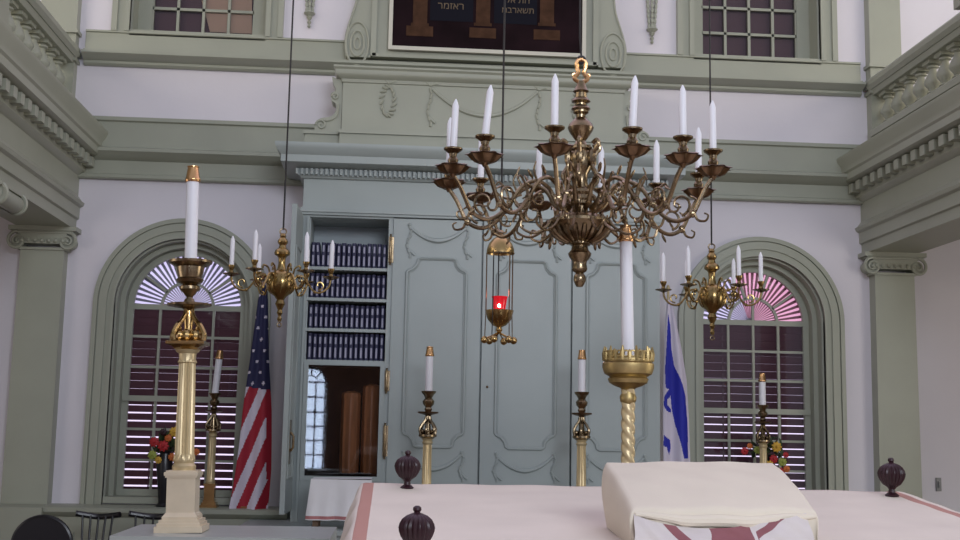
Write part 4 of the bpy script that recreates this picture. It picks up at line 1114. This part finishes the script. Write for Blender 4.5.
# cloth bundle on a sloping book rest
LC = stripe_cloth('bundle_cloth', (0.76, 0.68, 0.55), (0.30, 0.10, 0.11), [(9, 10)], bscale=200)
LC2 = stripe_cloth('bundle_wrap_cloth', (0.66, 0.60, 0.57), (0.27, 0.10, 0.11), [(.16, .235), (.42, .66), (.78, .86)], bscale=200)
BL = W(607, 463, -6.13); BR = W(772, 463, -6.13); FL = W(634, 508, -6.45); FR = W(814, 509, -6.45)
def lerp(a, b, t): return a+(b-a)*t
c = MB(); nx, ny = 56, 40; vs = []; fs = []
def toppt(s_, t_):
    p = lerp(lerp(FL, FR, s_), lerp(BL, BR, s_), t_)
    bulge = .010*math.sin(PI*min(1, max(0, t_)))+.004*math.sin(s_*PI)
    return Vector((p.x, p.y, p.z+bulge+.0025*math.sin(s_*17+t_*5)*math.sin(t_*9+1)))
for j in range(-12, ny+9):
    for i in range(-14, nx+15):
        s_ = min(1, max(0, i/nx)); t_ = min(1, max(0, j/ny))
        p = toppt(s_, t_)
        ol = max(0, -i)/14; orr = max(0, i-nx)/14; of = max(0, -j)/12; ob = max(0, j-ny)/8
        zb_ = ztop(p.y)+.006
        H = max(0.02, p.z-zb_)
        m_ = max(ol, orr, of, ob)
        out = .007*math.sin(PI*min(1, m_*1.0))+.006*(1-math.exp(-m_*8))
        rnd = 1-math.cos(min(1, m_)*PI/2) if m_ < 1 else 1
        q = Vector(p)
        if m_ > 0: q.z = p.z-H*(m_**1.25)
        if ol > 0: q.x -= out*1.5*(ol/m_)-.010*ol
        if orr > 0: q.x += out*.5*(orr/m_)
        if of > 0: q.y -= out*1.1*(of/m_)-.006*math.sin(i*.5)*of; q.z += .006*math.sin(i*.23)*math.sin(PI*of)
        if ob > 0: q.y += out*.5*(ob/m_)
        vs.append(q)
w_ = nx+29; h_ = ny+21
for j in range(h_-1):
    for i in range(w_-1): a = j*w_+i; fs.append((a, a+1, a+w_+1, a+w_))
c.add(vs, fs, 0, True)
o = thing('cloth_bundle', 'cream cloth bundle over a sloping book rest, dark pink stripes on its front', 'cloth bundle', (lerp(FL, BR, .5).x, -6.3, ztop(-6.3)+.006))
m0 = c.build('cover_cloth', LC, o, edge=80)
# wrapped lower cloth showing under the cover's front edge
c = MB(); vs = []; fs = []; nx, ny = 70, 16
zt_ = FL.z
for j in range(ny+1):
    for i in range(nx+1):
        s_ = i/nx; t_ = j/ny
        top = W(637+(812-637)*s_, 515+14*math.sin(PI*s_**.8)-1*s_**2, -6.50)
        bz = ztop(-6.55)+.008
        x = top.x+(t_*-.015 if s_ < .5 else t_*.01*(s_-.5)); 
        y = -6.462-.055*math.sin(PI/2*t_)-.007*math.sin(s_*16+t_*4.5)-.005*math.sin(s_*37-t_*9)-.02*math.sin(PI*s_)
        z = lerp(top.z, bz, t_)
        vs.append((x, y, z)); c.uv[len(vs)-1] = ((s_-.20*t_ if s_ < .42 else s_ if s_ < .68 else s_+.42*t_), t_)
for j in range(ny):
    for i in range(nx): a = j*(nx+1)+i; fs.append((a, a+1, a+nx+2, a+nx+1))
c.add(vs, fs, 0, True); c.build('under_cloth', LC2, o, edge=80)
c = MB()
ps = [toppt(s_, -.0) for s_ in [i/30 for i in range(31)]]
c.tube([Vector((p.x, p.y-.012, p.z-.016-.022*math.sin(PI*i/30))) for i, p in enumerate(ps)], [.006+.012*math.sin(PI*i/30) for i in range(31)], 10); c.build('rolled_fold', LC, o)

# small covered stand beside the ark
c = MB(); a = W(311, 479, -1.12); b = W(372, 479, -1.12); zz0 = W(330, 520, -1.12).z; zz0 = max(zz0, .90)
n = 40; m_ = 12; vs = []; fs = []
for j in range(m_+1):
    for i in range(n+1):
        s_ = i/n; t_ = j/m_; x = lerp(a.x, b.x, s_)
        y = -1.12-.05*t_*(.4+.6*abs(math.sin(s_*7)))-.012*math.sin(s_*23)*t_
        vs.append((x-.03*t_*(1-s_), y, lerp(a.z, zz0, t_))); c.uv[len(vs)-1] = (t_, s_)
vs2 = [(a.x, -1.12, a.z), (b.x, -1.12, b.z), (b.x, -.80, b.z), (a.x, -.80, a.z)]
for j in range(m_):
    for i in range(n): q = j*(n+1)+i; fs.append((q, q+1, q+n+2, q+n+1))
c.add(vs, fs, 0, True); k0 = len(c.v); c.add(vs2, [(0, 1, 2, 3)]); 
for i in range(4): c.uv[k0+i] = (0, 0)
vs3 = [(a.x, -1.12, a.z), (a.x, -.80, a.z), (a.x-.03, -.80, zz0), (a.x-.03, -1.13, zz0)]; k0 = len(c.v); c.add(vs3, [(0, 1, 2, 3)])
for i, t_ in enumerate((0, 0, 1, 1)): c.uv[k0+i] = (t_, 0)
WC = stripe_cloth('white_trimmed_cloth', (0.80, 0.79, 0.80), (0.42, 0.17, 0.17), [(.90, .98)])
o = thing('covered_stand', 'low stand under a white cloth with pink trim beside the ark', 'stand', ((a.x+b.x)/2, -1.0, .862))
c.build('white_cloth', WC, o, edge=70)
mb = MB(); mb.box(a.x+.01, b.x-.01, -1.11, -.81, a.z-.03, a.z-.004)
for x in (a.x+.02, b.x-.06):
    for y in (-1.10, -.86): mb.box(x, x+.04, y, y+.04, .862, a.z-.03)
mb.build('table_frame', OAK, o)

# ================================================================ FLAGS
def flag_mesh(left, right, Y, nx, ny, folds, amp, uvf, pickm):
    """left/right: list of (px,py) pairs down the outline"""
    c = MB(); vs = []
    def at(lst, t_):
        f_ = t_*(len(lst)-1); i = min(int(f_), len(lst)-2); g_ = f_-i
        return (lst[i][0]*(1-g_)+lst[i+1][0]*g_, lst[i][1]*(1-g_)+lst[i+1][1]*g_)
    px_ = []
    for j in range(ny+1):
        t_ = j/ny; l = at(left, t_); r = at(right, t_)
        for i in range(nx+1):
            s_ = i/nx; px = lerp(l[0], r[0], s_); py = lerp(l[1], r[1], s_)
            y = Y-amp*(.3+.7*t_)*math.sin(folds*PI*s_+t_*1.5)-amp*.8*math.sin(PI*s_)
            p = W(px, py, Y); vs.append((p.x, y, p.z)); c.uv[len(vs)-1] = uvf(px, py)
            px_.append((px, py))
    c.v = [tuple(v) for v in vs]
    for j in range(ny):
        for i in range(nx):
            a = j*(nx+1)+i; c.f.append((a, a+1, a+nx+2, a+nx+1)); 
            m = ((px_[a][0]+px_[a+nx+2][0])/2, (px_[a][1]+px_[a+nx+2][1])/2)
            c.m.append(pickm(*m)); c.sm.append(True)
    return c
def us_pick(px, py):
    edge = 387-(px-248)*-.15
    if py < edge:
        # stars in staggered rows
        u = (px-244+(py-290)*.20); v = py-290
        row = int(v//11); uu = (u+(row % 2)*5.5) % 11-5.5; vv = v % 11-5.5
        return 2 if uu*uu+vv*vv < 2.2 else 1
    if px > 266.5 and py < 480: return 0
    q = (py+2.35*(px-230))/45.0
    return 0 if (q-10.62) % 1 < .53 else 3
L_ = [(262, 284), (258, 300), (254, 330), (250, 360), (247, 380), (243, 410), (240, 440), (236, 470), (232, 495), (229, 511)]
R_ = [(267, 284), (268, 300), (268.5, 330), (269, 360), (270, 380), (271.5, 410), (271.5, 440), (271, 470), (269, 495), (267, 513)]
c = flag_mesh(L_, R_, -.30, 44, 200, 3, .03, lambda a, b: (a, b), us_pick)
f = thing('striped_flag', 'American flag hanging furled from a pole between the left window and the ark', 'flag', (W(262, 510, -.3).x, -.26, .94))
fo = c.build('flag_cloth', [FLAGRED, FLAGNAVY, FLAGWHITE, FLAGWHITE], f, edge=80)
pb = W(262, 286, -.25); pp = MB(); pp.tube([(pb.x-.03, -.22, .945), (pb.x, -.22, pb.z+.06)], .012, 10); pp.lathe([(.012, pb.z+.05), (.022, pb.z+.075), (.01, pb.z+.11)], pb.x, -.22, 12)
pp.lathe([(.09, .941), (.09, .955), (.03, .97), (.015, 1.0)], pb.x-.03, -.22, 20); pp.build('pole', SCROLLW, f)
def in_poly(x, y, P):
    r = False; n = len(P); j = n-1
    for i in range(n):
        if (P[i][1] > y) != (P[j][1] > y) and x < (P[j][0]-P[i][0])*(y-P[i][1])/(P[j][1]-P[i][1])+P[i][0]: r = not r
        j = i
    return r
BLUEP = [[(667.5, 313), (670, 325), (671.5, 350), (674, 366), (681, 382), (685, 395), (687.5, 420), (688.5, 458), (683, 458), (679, 440), (675, 425), (671.5, 408), (670, 390), (665, 388), (664.5, 370), (666, 345)],
         [(664, 396), (668, 390), (671, 390), (670, 397), (667, 399), (667, 405), (671, 409), (671, 413), (666, 411), (663, 405)],
         [(663, 435), (670, 440), (671, 448), (669, 455), (666, 447), (663, 446)]]
L_ = [(667, 300), (665, 320), (664, 350), (663, 380), (662.5, 420), (663, 462)]
R_ = [(671, 300), (676, 320), (682, 350), (687, 380), (689.5, 420), (691, 462)]
c = flag_mesh(L_, R_, -.30, 56, 180, 3, .022, lambda a, b: (a, b), lambda a, b: 1 if any(in_poly(a, b, P) for P in BLUEP) else 0)
f = thing('blue_white_flag', 'Israeli flag of white and blue hanging furled between the ark and the right window', 'flag', (W(676, 455, -.3).x, -.26, .94))
c.build('flag_cloth', [FLAGWHITE, FLAGBLUE], f, edge=80)
pb = W(669, 292, -.25); pp = MB(); pp.tube([(pb.x, -.22, .945), (pb.x, -.22, pb.z+.02)], .011, 10); pp.lathe([(.011, pb.z+.01), (.02, pb.z+.03), (.008, pb.z+.06)], pb.x, -.22, 12); pp.lathe([(.09, .941), (.09, .955), (.03, .97), (.015, 1.0)], pb.x, -.22, 20)
pp.build('pole', PALEGOLD, f)

# ================================================================ FLOWERS
def bouquet(px, py, Y, label, vase_px, blooms, zb):
    c0 = W(px, py, Y)
    o = thing('flower_arrangement', label, 'flowers', (c0.x, Y, zb))
    v = MB(); h = max(.05, c0.z-zb-.02)
    v.lathe([(.05, zb), (.055, zb+.01), (.035, zb+.03), (.05, zb+h*.4), (.065, zb+h*.7), (.045, zb+h*.95), (.055, zb+h)], c0.x, Y, 20); v.build('vase', BLACKCH, o)
    lf = MB(); rnd = random.Random(px)
    for i in range(60):
        a = rnd.uniform(0, 2*PI); el = rnd.uniform(-.3, 1.3); r = rnd.uniform(.04, .15)
        p = c0+Vector((r*math.cos(a)*math.cos(el), r*.6*math.sin(a)*math.cos(el), r*math.sin(el)+.0))
        T = Matrix.Translation(p) @ Matrix.Rotation(rnd.uniform(0, 6), 4, 'Z') @ Matrix.Rotation(rnd.uniform(-1.5, 1.5), 4, 'Y')
        lf.blob((0, 0, 0), .035, 6, sq=(1.2, .5, .12), T=T)
    for (bx, by, r, m_) in blooms:
        p = W(bx, by, Y-.05); lf.tube([(c0.x, Y, c0.z-.02), p], .004, 5)
    lf.build('foliage', LEAF, o)
    for (bx, by, r, m_) in blooms:
        p = W(bx, by, Y-.06-rnd.uniform(0, .05)); bl = MB(); r *= 8.8/1160
        for ring, (nn, q, tl) in enumerate(((9, 1, .25), (7, .68, .7), (4, .35, 1.1))):
            for i in range(nn):
                a = 2*PI*i/nn+ring*.4
                T = Matrix.Translation(p) @ Matrix.Rotation(a, 4, 'Y') @ Matrix.Rotation(tl, 4, 'Z')
                bl.blob((r*q*.55, 0, 0), r*.48, 6, sq=(1, .25, .55), T=T)
        bl.blob((p.x, p.y-.004, p.z), r*.28, 6)
        bl.build('bloom', m_, o)
bouquet(166, 448, -.22, 'red and yellow flowers in a dark vase on the ledge behind the tall candlestick', 0,
        [(154, 442, 5.5, FRED), (163, 446, 6, FRED), (174, 432, 5.5, FYEL), (152, 455, 5, FLIME), (158, 460, 4, FYEL), (172, 457, 4.5, FORG), (163, 432, 4, MAROON), (178, 450, 4, FRED), (196, 452, 4, FORG), (183, 440, 4, FYEL), (168, 438, 4, FORG)], .94)
bouquet(766, 452, -.11, 'red, yellow and green flowers around the candlestick before the right window', 0,
        [(745, 451, 4.5, FRED), (758, 450, 4.5, FLIME), (777, 447, 6, FYEL), (766, 440, 4, FLIME), (774, 459, 5, FRED), (783, 462, 5, FLIME), (787, 469, 4, FORG), (781, 472, 5, FRED), (750, 446, 3.5, FORG), (786, 455, 3.5, FRED), (770, 465, 5, FYEL)], .94)

# ================================================================ CHAIRS
Yc = -1.9
c = W(44, 517, Yc); r = 27*(Yc+9.5)/1160
o = thing('round_back_chair', 'black chair with a round top back at the lower left corner', 'chair', (c.x, Yc, 0))
mb = MB(); zt_ = c.z
pl = [(c.x+r*math.cos(a), zt_-r*.95+r*.95*math.sin(a)) for a in [PI*i/20 for i in range(21)]]; pl = pl+[(c.x-r*.9, zt_-.38), (c.x+r*.9, zt_-.38)]
mb.prism(pl, Yc-.02, Yc+.03, 'y', smooth=True); mb.tube([(p[0], Yc-.005, p[1]) for p in pl[:21]], .016, 8); mb.build('backrest', BLACKCH, o)
mb = MB(); mb.lathe([(.16, zt_-.50), (.215, zt_-.48), (.22, zt_-.46), (.20, zt_-.445), (.1, zt_-.44)], c.x, Yc-.22, 24); mb.build('seat', BLACKCH, o)
for sx_ in (-1, 1):
    mb = MB(); mb.tube([(c.x+sx_*r*.8, Yc+.01, zt_-.37), (c.x+sx_*.17, Yc-.04, zt_-.47)], .015, 8); mb.build('back_post', BLACKCH, o)
    for sy in (-.38, -.06):
        mb = MB(); mb.tube([(c.x+sx_*.14, Yc+sy, zt_-.48), (c.x+sx_*.19, Yc+sy+(.03 if sy > -.2 else -.03), 0)], [.02, .013], 10); mb.build('leg', BLACKCH, o)
ya_, yb_ = -.95, -.95
a = W(70, 514, -1.0); b = W(118, 515, -1.0); d = W(163, 517, -1.0)
def spindle_chair(x0, x1, zt_, Y, label):
    cx = (x0+x1)/2; o = thing('spindle_back_chair', label, 'chair', (cx, Y, 0), 0, 'spindle-back chairs by the ledge')
    mb = MB(); mb.tube(smooth([(x0, Y, zt_+.005), (x0+.03, Y+.01, zt_+.0), (cx, Y+.04, zt_-.02), (x1-.03, Y+.01, zt_-.005), (x1, Y, zt_)], 5), .021, 10); mb.build('crest_rail', BLACKCH, o)
    zs = .45
    mb = MB(); mb.lathe([(.14, zs), (.17, zs+.01), (.172, zs+.03), (.16, zs+.04)], cx, Y-.22, 24); mb.build('seat', BLACKCH, o)
    for i in range(5):
        mb = MB(); x = x0+.05+(x1-x0-.10)*i/4; mb.tube([(x, Y+.03*(1-abs(i-2)/2), zt_-.01), (cx+(x-cx)*.75, Y-.06, zs+.035)], .008, 8); mb.build('spindle', BLACKCH, o)
    for sx_ in (-1, 1):
        for sy in (-.36, -.08):
            mb = MB(); mb.tube([(cx+sx_*.11, Y+sy, zs), (cx+sx_*.16, Y+sy+(.04 if sy > -.2 else -.04), 0)], [.018, .012], 8); mb.build('leg', BLACKCH, o)
spindle_chair(a.x, b.x-.02, a.z-.01, -.85, 'black spindle-back chair below the left window ledge')
spindle_chair(b.x+.03, d.x+.06, a.z-.01, -.80, 'black spindle-back chair partly behind the tall candlestick')

# tiny wall plate at the far right
c = W(938, 485, 0); mb = MB(); mb.box(c.x-.02, c.x+.02, -.02, 0, c.z-.05, c.z+.06); mb.box(c.x-.008, c.x+.008, -.04, -.02, c.z-.02, c.z+.03)
tag(mb.build('wall_plate', PLATE), 'small grey plate on the pale wall at the right edge', 'plate')
